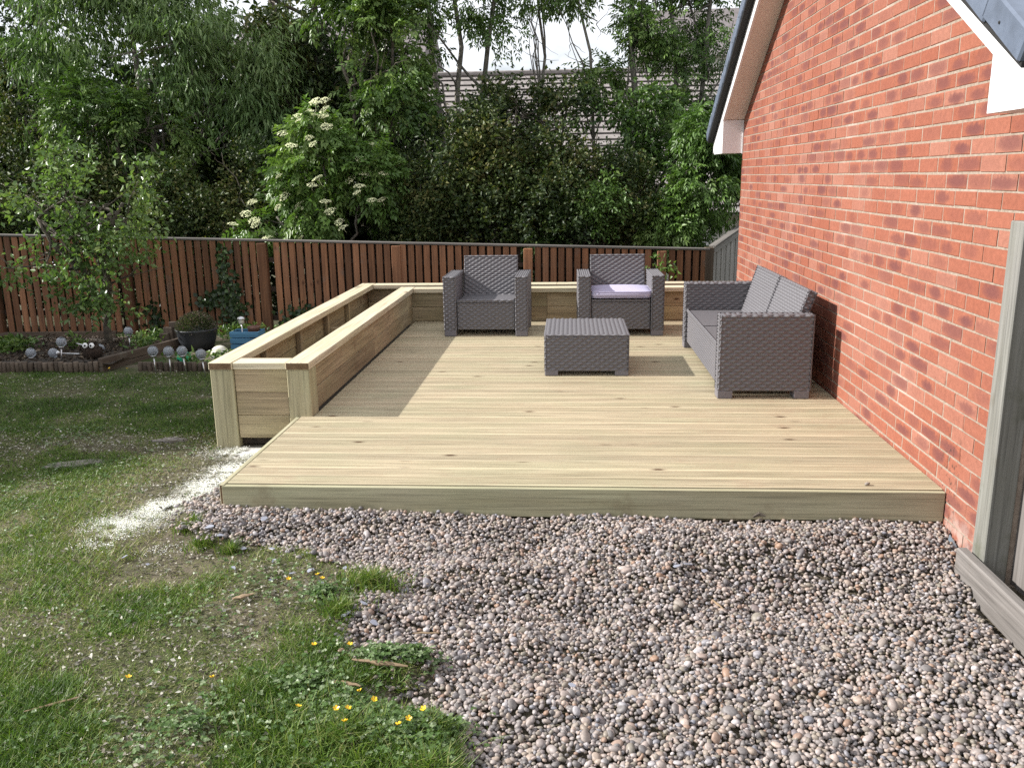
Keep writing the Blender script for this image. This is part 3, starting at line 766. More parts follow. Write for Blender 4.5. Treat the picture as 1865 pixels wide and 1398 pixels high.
o = fput('end_post', cbox(1.2, 0.10, 0.10, 0.004, M_OLDW), -0.115, 0.0, fence_top(-.12) - .58, upr(fa))

# grey close-board fence stepping up behind the garage corner
M_PALEW = wood('pale_weathered_timber', (0.46, 0.45, 0.43), (0.31, 0.30, 0.28), hue=.12, knots=False, stain=(0.24, 0.25, 0.22), fine=1.4)
gf = thing('grey_fence', 'weathered grey closeboard fence rising behind the garage corner', 'fence', (0.3, 7.1, -0.5))
GO = np.array([0.3, 7.1, -0.5])
A = np.array([-0.075, 6.56]); B = np.array([0.90, 7.80]); dv = (B - A); gl = np.linalg.norm(dv); dv /= gl; ga = math.atan2(dv[1], dv[0])
nrm = np.array([dv[1], -dv[0]])                      # towards the garden
gs = 0.286
nb = int(gl / 0.115)
for i in range(nb):
    c = A + dv * (i + .5) * 0.115
    link('board', cbox(1.16, 0.122, 0.018, 0.002, M_PALEW), gf, (c[0] - GO[0], c[1] - GO[1], 0.0 + gs * (i + .5) * .115 - GO[2] + random.uniform(-.006, .006)), upr(ga + 0.07))
m_ = (A + B) / 2; zt = 0.60 + gs * gl / 2; sa = -math.atan(gs); gl2 = gl * math.sqrt(1 + gs * gs)
c = m_ + nrm * 0.01
link('top_cap', cbox(gl2, 0.10, 0.022, 0.004, M_OLDG), gf, (c[0] - GO[0], c[1] - GO[1], zt + .022 - GO[2]), (0, sa, ga))
c = m_ + nrm * 0.026
link('cap_board', cbox(gl2, 0.02, 0.075, 0.003, M_PALEW), gf, (c[0] - GO[0], c[1] - GO[1], zt - .03 - GO[2]), (0, sa, ga))
for z in (-.25, -.85):
    c = m_ - nrm * 0.035
    link('rail', cbox(gl2, 0.04, 0.07, 0.003, M_GREYW), gf, (c[0] - GO[0], c[1] - GO[1], zt + z - GO[2]), (0, sa, ga))

M_KICK = wood('kick_board_timber', (0.20, 0.185, 0.175), (0.11, 0.10, 0.092), knot=(0.06, 0.05, 0.045), hue=.05, stain=(0.12, 0.10, 0.075))
# side fence by the camera: mossy post, kick board, close boards
sf = thing('side_fence', 'mossy timber fence post with close boards at the garage corner', 'fence', (0.01, -0.46, -0.3))
SO = np.array([0.01, -0.46, -0.3])
link('post', cbox(1.56, 0.10, 0.105, 0.004, M_MOSSPOST), sf, (0, 0, 0.485 + 0.3), upr())
for i in range(17):
    y = -0.50 - 0.118 * i
    link('board', cbox(1.50, 0.125, 0.018, 0.002, M_KICK), sf, (0.085, y - SO[1], 0.52 - SO[2]), upr(-math.pi / 2 + 0.1))
for z in (-.02, .55, 1.1): link('rail', cbox(2.1, 0.045, 0.075, 0.003, M_GREYW), sf, (0.122, -1.45 - SO[1], z - SO[2]), (0, 0, math.pi / 2))
kb = link('kick_board', cap_mesh(2.2, 0.045, 0.165, 0.006, M_KICK, M_END)); kb.location = (-0.076, -1.492, -0.198)
kb.rotation_euler = (0, 0, math.pi / 2); tag(kb, 'grey weathered plank standing on edge between pebbles and fence post', 'plank')
# ------------------------------------------------------------------ pebbles
M_PEB = None
PEB_STOPS = [(0.0, (0.13, 0.125, 0.13)), (0.14, (0.20, 0.19, 0.185)), (0.3, (0.27, 0.245, 0.235)), (0.45, (0.33, 0.285, 0.26)), (0.58, (0.225, 0.21, 0.175)),
             (0.70, (0.38, 0.31, 0.26)), (0.80, (0.40, 0.375, 0.37)), (0.88, (0.30, 0.20, 0.14)), (0.94, (0.18, 0.19, 0.22)), (1.0, (0.50, 0.475, 0.47))]
def pebmat(name, obj):
    m, nt, b = newmat(name)
    if obj: r_ = nt.nodes.new('ShaderNodeObjectInfo').outputs['Random']
    else:
        at = nt.nodes.new('ShaderNodeAttribute'); at.attribute_name = 'tone'; r_ = at.outputs['Fac']
    c = mixc(nt, 1.0, ramp(nt, PEB_STOPS, r_), (.88, .845, .84), 'MULTIPLY')
    v = coords(nt, 'World'); n = noise(nt, v, 120, 5, .6)
    c = mixc(nt, 1.0, c, ramp(nt, [(0.3, 0.78), (0.7, 1.2)], n), 'MULTIPLY')
    nt.links.new(c, b.inputs['Base Color']); b.inputs['Roughness'].default_value = 0.5; b.inputs['Specular IOR Level'].default_value = 0.35
    bump(nt, b, n, 0.15, 0.002)
    return m
M_PEB = pebmat('river_pebble', False); M_PEBO = pebmat('river_pebble_single', True)
def rock(sub, seed, amp=0.16):
    bm = bmesh.new(); bmesh.ops.create_cube(bm, size=2.0)
    bmesh.ops.subdivide_edges(bm, edges=list(bm.edges), cuts=sub, use_grid_fill=True)
    rr = np.random.default_rng(seed); d = rr.normal(size=(5, 3)); d /= np.linalg.norm(d, axis=1)[:, None]; k = rr.uniform(-amp, amp, 5)
    V = np.array([v.co[:] for v in bm.verts]); V /= np.linalg.norm(V, axis=1)[:, None]
    V = V * (1 + ((V @ d.T) ** 2 * k).sum(1) + 0.5 * ((V @ d.T) * k * .6).sum(1))[:, None]
    F = np.array([[v.index for v in f.verts] for f in bm.faces]); bm.free()
    return V, F
def rotmats(n, tilt):
    a = rng.uniform(0, 2 * np.pi, n); b_ = rng.normal(0, tilt, n); c = rng.normal(0, tilt, n)
    ca, sa, cb, sb, cc, sc_ = np.cos(a), np.sin(a), np.cos(b_), np.sin(b_), np.cos(c), np.sin(c)
    Z = np.zeros(n); O = np.ones(n)
    Rz = np.stack([ca, -sa, Z, sa, ca, Z, Z, Z, O], 1).reshape(-1, 3, 3)
    Ry = np.stack([cb, Z, sb, Z, O, Z, -sb, Z, cb], 1).reshape(-1, 3, 3)
    Rx = np.stack([O, Z, Z, Z, cc, -sc_, Z, sc_, cc], 1).reshape(-1, 3, 3)
    return Rx @ Ry @ Rz
def scatter_mesh(bases, idx, P, S, Rm):
    """joined copies of small base meshes; returns V,F and a per-vertex owner id"""
    Vs = []; Fs = []; own = []; n0 = 0
    for bi, (bV, bF) in enumerate(bases):
        sel = np.where(idx == bi)[0]
        if len(sel) == 0: continue
        v = bV[None] * S[sel][:, None, :]
        v = np.einsum('nij,nkj->nki', Rm[sel], v) + P[sel][:, None, :]
        f = bF[None] + (np.arange(len(sel)) * len(bV))[:, None, None] + n0
        Vs.append(v.reshape(-1, 3)); Fs.append(f.reshape(-1, bF.shape[1])); own.append(np.repeat(sel, len(bV))); n0 += len(sel) * len(bV)
    return np.concatenate(Vs), np.concatenate(Fs), np.concatenate(own)

def jitgrid(x0, x1, y0, y1, s, jit=0.45):
    X, Y = np.meshgrid(np.arange(x0, x1, s), np.arange(y0, y1, s * .9), indexing='ij')
    X = X + (np.arange(X.shape[1]) % 2)[None] * s / 2
    X = X + rng.uniform(-jit, jit, X.shape) * s; Y = Y + rng.uniform(-jit, jit, Y.shape) * s
    return X.ravel(), Y.ravel()
Ps = []
for layer, (sp, dz) in enumerate(((0.0172, 0.0), (0.0235, 0.007))):
    X, Y = jitgrid(-3.8, 0.02, -2.25, 0.28, sp)
    ww = gravel_w(X, Y); keep = (ww > rng.uniform(0.1, 0.55, len(X)))
    keep &= ~((X > -3.50) & (Y > -0.036)); keep &= ~((X > -0.108) & (Y < -0.375)) & (X < -0.012)
    # leave out what lies beyond the left and bottom edges of the view
    if layer == 1: keep &= rng.uniform(0, 1, len(X)) < 0.6
    keep &= (Y > -2.0)
    X, Y = X[keep], Y[keep]
    Ps.append(np.stack([X, Y, np.maximum(gravel_z(X, Y) - 0.006, ground_z(X, Y) + .003) + dz + rng.normal(0, .003, len(X))], 1))
# stray stones in the turf edge
X, Y = jitgrid(-3.9, -1.9, -2.2, 0.3, 0.06)
near = (gravel_w(X + .07, Y + .03) > 0) & (gravel_w(X, Y) < .2) & ~((X > -3.5) & (Y > -.02)); X, Y = X[near], Y[near]
Ps.append(np.stack([X, Y, lawn_z(X, Y) + .004], 1))
P = np.concatenate(Ps); n = len(P)
base_r = rng.lognormal(math.log(0.0090), 0.24, n)
S = np.stack([base_r * rng.uniform(.95, 1.45, n), base_r * rng.uniform(.8, 1.1, n), base_r * rng.uniform(.55, .85, n)], 1)
tone = rng.uniform(0, 1, n)
pd = np.array([proj(p) for p in P]); inview = (pd[:, 0] > 20) & (pd[:, 0] < 1845) & (pd[:, 1] < 1385) & (pd[:, 1] > 0)
dist = np.linalg.norm(P - CAM, axis=1); score = np.where(inview, base_r / dist, 0); score[: len(Ps[0])] *= 0.8
big = np.argsort(-score)[:300]
gb = tag(bpy.data.objects.new('gravel_bed', None), kind='structure'); COL.objects.link(gb); gb.location = (-1.6, -0.9, -0.22)
hi = [mesh('pebble', *rock(3, 50 + i), M_PEBO, True) for i in range(8)]
RM = rotmats(n, 0.42)
for i in big:
    o = link('pebble', hi[i % 8], gb, tuple(P[i] - np.array([-1.6, -0.9, -0.22])), Matrix(RM[i].tolist()).to_euler(), tuple(S[i]))
rest = np.ones(n, bool); rest[big] = False
ri = np.where(rest)[0]
lo = [rock(1, 90 + i) for i in range(8)]
Vv, Ff, own = scatter_mesh(lo, rng.integers(0, 8, len(ri)), P[ri] - np.array([-1.6, -0.9, -0.22]), S[ri], RM[ri])
o = link('pebbles', mesh('pebbles', Vv, Ff, M_PEB, True, {'tone': tone[ri][own]}), gb); tag(o, kind='stuff')

# slate chips, splinters, small litter
M_SLATE = plain('blue_grey_slate', (0.24, 0.25, 0.30), 0.45, var=0.2, vs=60)
def chip_mesh(seed):
    rr = random.Random(seed); k = rr.randint(5, 7); pts = []
    for i in range(k):
        th = 2 * math.pi * (i + rr.uniform(-.25, .25)) / k; r_ = rr.uniform(.6, 1.0); pts.append((math.cos(th) * r_, math.sin(th) * r_ * .62))
    V = [(x, y, -.1) for x, y in pts] + [(x * .93, y * .93, .1) for x, y in pts]
    F = [tuple(range(k - 1, -1, -1)), tuple(range(k, 2 * k))] + [(i, (i + 1) % k, k + (i + 1) % k, k + i) for i in range(k)]
    return mesh('slate_chip', V, F, M_SLATE)
CHIPS = [chip_mesh(i) for i in range(6)]
def surf(x, y):
    x_, y_ = np.array([x]), np.array([y])
    return float((max(gravel_z(x_, y_)[0], ground_z(x_, y_)[0]) if gravel_w(x_, y_)[0] > .3 else ground_z(x_, y_)[0]) + 0.010)
for i, (x, y, s) in enumerate([(-3.22, -.18, .033), (-3.42, -.33, .03), (-3.36, -.36, .024), (-3.30, -.40, .03), (-3.24, -.41, .026), (-3.10, -.42, .028), (-3.5, -.30, .026),
                               (-2.93, -.66, .022), (-2.86, -.63, .026), (-3.00, -.72, .02), (-2.79, -.73, .024), (-2.62, -.98, .028), (-2.50, -1.02, .026), (-2.56, -.93, .022), (-3.05, -.55, .02),
                               (-2.72, -.60, .02), (-1.25, -.48, .034), (-1.18, -.50, .028), (-1.30, -.51, .024), (-1.02, -.60, .02), (-3.6, -.12, .025), (-3.62, -.55, .02), (-3.2, -.62, .018), (-3.75, -.5, .02), (-1.75, -1.35, .022), (-.55, -.62, .022)]):
    o = link('slate_chip', CHIPS[i % 6], None, (x, y, surf(x, y) + .008), (random.uniform(-.3, .3), random.uniform(-.3, .3), random.uniform(0, 6)), (s, s, s * .35))
    tag(o, 'small flat chip of blue-grey slate lying on pebbles or turf', 'slate chip', 'slate chips scattered about the pebble edge')
M_DRYW = wood('splintered_wood', (0.30, 0.22, 0.14), (0.15, 0.10, 0.06), hue=.2, knots=False)
def stick(label, x, y, L_, r_, az, seed):
    rr = random.Random(seed); pts = []; rad = []
    for i in range(7):
        t = i / 6 - .5; pts.append((t * L_, rr.uniform(-.3, .3) * r_, rr.uniform(-.15, .15) * r_)); rad.append(r_ * (1 - abs(t) * 1.5 + .12) * rr.uniform(.8, 1.1))
    V, F = tube(pts, rad, 6); V = [(a, b_, c * .6) for a, b_, c in V]
    o = link('wood_splinter', mesh('wood_splinter', V, F, M_DRYW), None, (x, y, surf(x, y) + r_ * .5 + .006), (0, 0.03, az)); tag(o, label, 'wood splinter')
stick('long broken wood splinter lying among buttercup leaves at the pebble edge', -2.41, -1.33, 0.20, .012, R(-8), 1)
stick('short broken wood splinter in front of the long one', -2.50, -1.45, 0.11, .011, R(-12), 2)
stick('stubby wood splinter behind the long one at the turf edge', -2.53, -1.24, 0.075, .010, R(10), 3)
stick('thin pale wood sliver lying on the pebbles', -2.30, -1.04, 0.10, .006, R(5), 4)
stick('brown bark strip lying in the grass', -3.06, -.88, 0.085, .012, R(40), 5)
stick('pale sliver standing among pebbles near the slate chips', -1.16, -.72, 0.09, .006, R(110), 6)
stick('dead brown twig lying in the lower grass', -3.42, -1.60, 0.16, .007, R(35), 7)
M_BLUE = plain('pale_blue_plastic', (0.42, 0.60, 0.72), 0.3, var=.05)
sc_ = link('plastic_scrap', mesh('plastic_scrap', [(0, 0, 0), (.05, .02, 0), (.01, .015, .065), (.004, .004, .001), (.053, .024, .001), (.013, .019, .066)], [(0, 1, 2), (5, 4, 3), (0, 3, 4, 1), (1, 4, 5, 2), (2, 5, 3, 0)], M_BLUE), None, (-.055, -.20, -.212), (0, 0, R(-20)))
tag(sc_, 'small pale blue plastic scrap against the foot of the brick wall', 'scrap')
tg = link('dead_tuft', mesh('dead_tuft', *tube([(-.03, 0, 0), (0, .01, .012), (.03, 0, .004)], [.006, .012, .004], 6), M_BARK), None, (-.86, -.05, -.128)); tag(tg, 'small dark dead tuft caught under the decking fascia', 'debris')
pb = link('stray_pebble', hi[0], None, (-0.34, 0.045, 0.008), (0, 0, .4), (.013, .010, .008)); tag(pb, 'single stray pebble lying on the front deck board', 'pebble')

# ------------------------------------------------------------------ lawn
M_GRASS = leafmat('grass_blade', [(0.0, (0.04, 0.08, 0.012)), (0.35, (0.09, 0.165, 0.024)), (0.65, (0.175, 0.24, 0.045)), (0.8, (0.23, 0.23, 0.085)), (1.0, (0.38, 0.34, 0.21))], 0.25, 0.5)
M_CLOVER = leafmat('clover_leaf', [(0.0, (0.04, 0.085, 0.02)), (0.6, (0.09, 0.155, 0.045)), (1.0, (0.24, 0.29, 0.17))], 0.25, 0.4)
M_LITTER = leafmat('dry_clipping', [(0.0, (0.09, 0.075, 0.055)), (0.5, (0.27, 0.25, 0.20)), (1.0, (0.50, 0.48, 0.43))], 0.1, 0.7)
M_SAWDUST = leafmat('sawdust_flake', [(0.0, (0.74, 0.73, 0.69)), (1.0, (0.90, 0.90, 0.88))], 0.05, 0.8)
def lawn_pts(nn, x0=-8.2, x1=-1.9, y0=-2.3, y1=3.45):
    X = rng.uniform(x0, x1, nn); Y = rng.uniform(y0, y1, nn)
    left = -3.95 - 0.78 * (Y + 1.9)                # a little beyond the left edge of the view
    k = (X > left - .25) & (gravel_w(X, Y) < 0.5) & ~((X > -3.5) & (Y > -.05)) & ~((X > -4.04) & (Y > 1.2)) & ~((X > -3.85) & (Y > 1.0) & (X > -4.06))
    return X[k], Y[k]
def wear_at(X, Y): return np.clip(1.35 - np.hypot(X + 3.72, (Y - 0.45) * .65) * 1.25, 0, 1)
def blades(X, Y, hgt, wid, lean, tn, name, mat, parent=None, one=False):
    n = len(X); az = rng.uniform(0, 2 * np.pi, n) ; la = rng.uniform(0, 2 * np.pi, n)
    Z = ground_z(X, Y) - 0.004
    h = hgt * rng.uniform(.55, 1.3, n); w_ = wid * rng.uniform(.7, 1.3, n)
    ln = np.abs(rng.normal(lean, .35, n)); d = np.stack([np.cos(la), np.sin(la)], 1)
    sx, sy = np.cos(az) * w_ / 2, np.sin(az) * w_ / 2
    B = np.stack([X, Y, Z], 1); W = np.stack([sx, sy, np.zeros(n)], 1)
    k = 1 / np.sqrt(1 + ln ** 2)
    mid = B + np.concatenate([d * (h * .5 * ln * k * .6)[:, None], (h * .55 * k)[:, None]], 1)
    tip = B + np.concatenate([d * (h * ln * k * 1.15)[:, None], (h * k * .92)[:, None]], 1)
    if one:
        V = np.stack([B - W, B + W, tip], 1).reshape(-1, 3); F = np.arange(n * 3).reshape(-1, 3)
        o = link(name, mesh(name, V, F, mat, False, {'tone': np.repeat(tn, 3)}), parent); tag(o, kind='stuff'); return o
    V = np.stack([B - W, B + W, mid + W * .7, mid - W * .7, tip], 1).reshape(-1, 3)
    b_ = np.arange(n)[:, None] * 5
    F = np.concatenate([b_ + np.array([0, 1, 2]), b_ + np.array([0, 2, 3]), b_ + np.array([3, 2, 4])])
    o = link(name, mesh(name, V, F, mat, False, {'tone': np.repeat(tn, 5)}), parent); tag(o, kind='stuff'); return o
X, Y = lawn_pts(1500000)
dn = fbm(X * 2.3, Y * 2.3, 31, 4); mid_ = np.clip(1 - np.abs(Y + .35) / 1.0, 0, 1)      # the trodden strip beside the pebbles
den = np.clip((dn - .33 - .20 * mid_) * 5.5, 0.12, 1) * (1 - .9 * wear_at(X, Y)); den = np.where(Y > 1.2, np.clip(den + .3 + (Y - 1.2) * .2, 0, 1), den)
far = np.clip(1.15 - (Y + 1.9) * .16, .3, 1)
k = rng.uniform(0, 1, len(X)) < den * far * .7; X, Y, dn = X[k], Y[k], dn[k]
mid_ = np.clip(1 - np.abs(Y + .35) / 1.0, 0, 1)
tn = np.clip(rng.normal(.46, .24, len(X)) + mid_ * .22 + (.5 - dn) * 1.4 + np.where(Y > 1.5, -.16, 0) + (wear_at(X, Y)) * .5, 0, 1)  # far grass greener, with the lawn shade also put into its tone
g = blades(X, Y, np.where(Y < -1.35, .046, .029) * (0.55 + .9 * np.clip((dn - .35) * 3, 0, 1)), 0.0052, 1.1, tn, 'grass', M_GRASS, None, True)
g['label'] = 'patchy trampled lawn grass left of the decking and pebbles'; g['category'] = 'grass'
X, Y = lawn_pts(900000, y1=2.2)
dn = fbm(X * 2.3, Y * 2.3, 31, 4); k = rng.uniform(0, 1, len(X)) < np.clip(1.15 - dn, .2, 1) * np.clip(1.1 - (Y + 1.9) * .22, .15, 1) * .85; X, Y = X[k], Y[k]
o = blades(X, Y, 0.030, .0032, 2.6, np.clip(rng.normal(.74, .2, len(X)), 0, 1), 'thatch', M_GRASS, None, True); tag(o, 'dead straw-coloured thatch lying flat between the grass', 'thatch')
# tall tufts leaning over the pebble edge
def leafcards(P, L_, W_, dirs, norms, tn, fold=0.25):
    """folded diamond leaves: base, left, tip, right"""
    D = dirs / np.linalg.norm(dirs, axis=1)[:, None]
    S_ = np.cross(D, norms); S_ /= (np.linalg.norm(S_, axis=1)[:, None] + 1e-9); Nn = np.cross(S_, D)
    L_ = np.asarray(L_)[:, None]; W_ = np.asarray(W_)[:, None]
    mid = P + D * L_ * .45
    V = np.stack([P, mid - S_ * W_ / 2 + Nn * W_ * fold, P + D * L_ - Nn * L_ * .12, mid + S_ * W_ / 2 + Nn * W_ * fold], 1).reshape(-1, 3)
    b_ = np.arange(len(P))[:, None] * 4
    F = np.concatenate([b_ + np.array([0, 2, 1]), b_ + np.array([0, 3, 2])])
    return V, F, np.repeat(tn, 4)
def rdir(n, up=0.0):
    v = rng.normal(size=(n, 3)); v[:, 2] += up; return v / np.linalg.norm(v, axis=1)[:, None]
# clover and creeping buttercup: groups of three leaflets
def clover(X, Y, size, lift, tn):
    Z = ground_z(X, Y) + lift * rng.uniform(.4, 1.3, len(X)); P0 = np.stack([X, Y, Z], 1); a0 = rng.uniform(0, 6.28, len(X)); nn = rdir(len(X), 2.2)
    Vs = []; Fs = []; Ts = []; n0 = 0
    for k in range(3):
        a = a0 + k * 2.094; d = np.stack([np.cos(a), np.sin(a), rng.uniform(-.3, .3, len(X))], 1)
        V, F, T = leafcards(P0, size * rng.uniform(.8, 1.2, len(X)), size * 1.05 * np.ones(len(X)), d, nn, tn, .12)
        Vs.append(V); Fs.append(F + n0); Ts.append(T); n0 += len(V)
    return np.concatenate(Vs), np.concatenate(Fs), np.concatenate(Ts)
X, Y = lawn_pts(60000)
dn = fbm(X * 2.9 + 4, Y * 2.9, 47, 3); k = (rng.uniform(0, 1, len(X)) < np.clip((dn - .47) * 5, 0, 1) * .55 * np.clip(1 - wear_at(X, Y) * .9, .05, 1)) & (Y < 1.6); X, Y = X[k], Y[k]
V, F, T = clover(X, Y, 0.0115, .022, np.clip(rng.normal(.62, .3, len(X)), 0, 1))
o = link('clover', mesh('clover', V, F, M_CLOVER, False, {'tone': T})); tag(o, 'low clover leaves growing through the worn turf', 'clover', kind='stuff')
# buttercup foliage around the pebble edge
cx = []; cy = []
for (x0, y0, r0, nn) in ((-2.45, -1.62, .22, 750), (-2.27, -1.66, .17, 600), (-2.42, -1.24, .11, 300), (-2.30, -1.25, .10, 260), (-2.14, -1.60, .08, 150), (-2.75, -.83, .12, 240), (-2.62, -1.45, .16, 260), (-2.9, -1.7, .35, 260), (-2.15, -1.80, .10, 120)):
    rr_ = r0 * np.abs(rng.normal(0, .55, nn)); th = rng.uniform(0, 6.28, nn); cx.append(x0 + rr_ * np.cos(th)); cy.append(y0 + rr_ * np.sin(th) * .8)
X = np.concatenate(cx); Y = np.concatenate(cy)
V, F, T = clover(X, Y, 0.0125, .04, np.clip(rng.normal(.6, .22, len(X)), 0, 1))
o = link('buttercup_foliage', mesh('buttercup_foliage', V, F, M_CLOVER, False, {'tone': T})); tag(o, 'bright creeping buttercup leaves spilling over the pebble edge', 'weeds', kind='stuff')
cx = []; cy = []
for (x0, y0, r0, nn) in ((-2.57, -.72, .14, 900), (-2.45, -1.7, .3, 2600), (-2.15, -1.85, .12, 600), (-3.46, -.36, .07, 300), (-3.58, -.2, .07, 300), (-3.3, -.42, .06, 200), (-2.65, -.95, .1, 400), (-2.16, -1.65, .08, 200)):
    rr_ = r0 * np.abs(rng.normal(0, .55, nn)); th = rng.uniform(0, 6.28, nn); cx.append(x0 + rr_ * np.cos(th)); cy.append(y0 + rr_ * np.sin(th) * .7)
X = np.concatenate(cx); Y = np.concatenate(cy)
o = blades(X, Y, 0.085, .0042, .8, np.clip(rng.normal(.5, .22, len(X)), 0, 1), 'grass_tufts', M_GRASS); tag(o, 'longer grass tufts leaning over the pebble edge', 'grass')
# dry clippings and sawdust
X, Y = lawn_pts(90000)
k = rng.uniform(0, 1, len(X)) < (0.16 + .7 * np.clip((.56 - fbm(X * 2.3, Y * 2.3, 31, 4)) * 5, 0, 1)) * np.where(Y > 1.6, .3, 1); X, Y = X[k], Y[k]
P_ = np.stack([X, Y, ground_z(X, Y) + rng.uniform(.004, .02, len(X))], 1); d = rdir(len(X)); d[:, 2] *= .25
V, F, T = leafcards(P_, rng.uniform(.008, .028, len(X)), rng.uniform(.005, .014, len(X)), d, rdir(len(X), 1.5), rng.uniform(0, 1, len(X)) ** 1.4)
o = link('dry_clippings', mesh('dry_clippings', V, F, M_LITTER, False, {'tone': T})); tag(o, 'dry grey clippings and leaf bits strewn over the turf', 'clippings', kind='stuff')
cx = []; cy = []
for (x0, y0, rx, ry, nn) in ((-3.76, 1.10, .24, .13, 14000), (-3.70, .74, .19, .17, 22000), (-3.76, .44, .15, .18, 11000), (-3.87, .10, .12, .17, 9000), (-3.97, -.13, .2, .14, 4500), (-3.85, -.35, .35, .12, 2500), (-3.62, .55, .09, .3, 6000)):
    t_ = np.abs(rng.normal(0, .5, nn)); th = rng.uniform(0, 6.28, nn); cx.append(x0 + rx * t_ * np.cos(th)); cy.append(y0 + ry * t_ * np.sin(th))
X = np.concatenate(cx); Y = np.concatenate(cy); k = ~((X > -3.5) & (Y > -.03)) & ~((Y > 1.21) & (X > -4.04)) & (fbm(X * 9, Y * 9, 77, 3) > .43); X, Y = X[k], Y[k]
P_ = np.stack([X, Y, ground_z(X, Y) + rng.uniform(.003, .014, len(X))], 1); d = rdir(len(X)); d[:, 2] *= .2
V, F, T = leafcards(P_, rng.uniform(.003, .008, len(X)), rng.uniform(.0025, .005, len(X)), d, rdir(len(X), 3), rng.uniform(0, 1, len(X)), .05)
o = link('sawdust', mesh('sawdust', V, F, M_SAWDUST, False, {'tone': T})); tag(o, 'pale sawdust spilled on the turf beside the planter and decking', 'sawdust', kind='stuff')
# two old paving slabs sunk in the lawn
M_SLAB = plain('old_concrete', (0.19, 0.17, 0.155), 0.95, var=0.35, vs=14, bmp=.8)
for x, y, sx, sy, rz, lb in ((-4.77, 0.84, .19, .075, .30, 'worn concrete slab sunk in the turf, the larger one'), (-4.40, 1.31, .12, .05, .25, 'worn concrete slab sunk in the turf near the planter post')):
    k = 14; pts = [(math.cos(2 * math.pi * i / k) * sx * random.uniform(.65, 1.1), math.sin(2 * math.pi * i / k) * sy * random.uniform(.6, 1.15)) for i in range(k)]
    V = [(a, b_, -.03) for a, b_ in pts] + [(a * .97, b_ * .95, 0) for a, b_ in pts]
    F = [tuple(range(k - 1, -1, -1)), tuple(range(k, 2 * k))] + [(i, (i + 1) % k, k + (i + 1) % k, k + i) for i in range(k)]
    o = link('paving_slab', mesh('paving_slab', V, F, M_SLAB), None, (x, y, surf(x, y) + .001), (0, 0, rz)); tag(o, lb, 'slab')
# buttercups
M_YEL = plain('buttercup_yellow', (0.80, 0.50, 0.015), 0.35, var=.1); M_STEM = plain('green_stem', (0.10, 0.17, 0.04), 0.6)
def flower_mesh():
    V = [(0, 0, 0)]; F = []
    for k in range(5):
        a = k * 2 * math.pi / 5; n0 = len(V)
        for da, r_, z in ((-.5, .006, .002), (-.45, .0115, .006), (0, .0135, .0075), (.45, .0115, .006), (.5, .006, .002)):
            V.append((math.cos(a + da) * r_, math.sin(a + da) * r_, z))
        F += [(0, n0, n0 + 1), (0, n0 + 1, n0 + 2), (0, n0 + 2, n0 + 3), (0, n0 + 3, n0 + 4)]
    return mesh('petals', V, F, M_YEL)
FL = flower_mesh(); ST_ = mesh('stem', *tube([(0, 0, -.085), (.003, 0, -.04), (0, 0, 0)], [.0012, .0011, .001], 5), M_STEM)
for (x, y) in ((-2.891, -.823), (-2.785, -.776), (-2.757, -.809), (-2.643, -1.309), (-3.195, -1.531), (-2.919, -1.519), (-2.525, -1.282), (-2.436, -1.513), (-2.367, -1.604), (-2.474, -1.651), (-2.438, -1.649), (-2.432, -1.711), (-2.241, -1.695), (-2.203, -1.644), (-5.70, 3.30), (-5.85, 3.28), (-2.266, -1.722), (-2.594, -1.648)):
    z = surf(x, y); f = thing('buttercup', 'small yellow buttercup flower on a thin stem', 'flower', (x, y, z), random.uniform(0, 6), 'buttercups at the turf edge')
    link('petals', FL, f, (0, 0, .062), (random.uniform(-.5, .6), random.uniform(-.4, .4), 0), (.8, .8, .9)); link('stem', ST_, f, (0, 0, .062))
# ------------------------------------------------------------------ buildings beyond
M_RENDER = plain('pale_render', (0.62, 0.60, 0.56), 0.9, var=.05, vs=5); M_NBRICK = plain('shade_house_brick', (0.32, 0.14, 0.09), 0.9, var=.2, vs=25)
M_RTILE = plain('brown_grey_roof_tile', (0.235, 0.21, 0.20), 0.8, var=.22, vs=7, bmp=.3); M_GLASS = plain('window_glass', (0.05, 0.06, 0.07), 0.1)
M_RTILE2 = plain('far_roof_tile', (0.16, 0.14, 0.14), 0.8, var=.2, vs=5)
# house behind the trees with a stepped tile roof facing the garden
hb = thing('tiled_house', 'house behind the trees with a wide grey-brown tiled roof', 'house', (-2.8, 18.5, -2.3))
BO = np.array([-2.8, 18.5, -2.3])
MB().box(-7.4, 2.4, 15.6, 23.4, -2.3, 0.75).build('wall', M_RENDER, hb, loc=tuple(-BO))
ra = math.atan2(3.45, 5.0); sl = math.hypot(3.45, 5.0); nc = 23
crs = cbox(10.6, 0.30, 0.022, 0.003, M_RTILE)
rb = MB().add([(-8.05, 15.0, .60), (2.55, 15.0, .60), (2.55, 20, 4.05), (-8.05, 20, 4.05), (-8.05, 25, .60), (2.55, 25, .60)], [(0, 1, 2, 3), (3, 2, 5, 4), (0, 3, 4), (1, 5, 2), (0, 4, 5, 1)]).build('roof', M_RTILE, hb, loc=tuple(-BO))
for i in range(nc):
    t = (i + .5) / nc; y = 15.0 + 5.0 * t; z = 0.60 + 3.45 * t + .045
    link('tile_course', crs, rb, (-2.75, y, z), (ra - 0.17, 0, 0))
link('ridge', cbox(10.7, .24, .12, .03, M_RTILE), rb, (-2.75, 20.0, 4.12))
for x in (-5.5, -2.0, 1.0):
    o = MB().box(x - .5, x + .5, 15.56, 15.60, -1.2, 0.0).build('window', M_WHITE, hb, loc=tuple(-BO)); MB().box(x - .42, x + .42, 15.545, 15.558, -1.12, -.08).build('pane', M_GLASS, o)
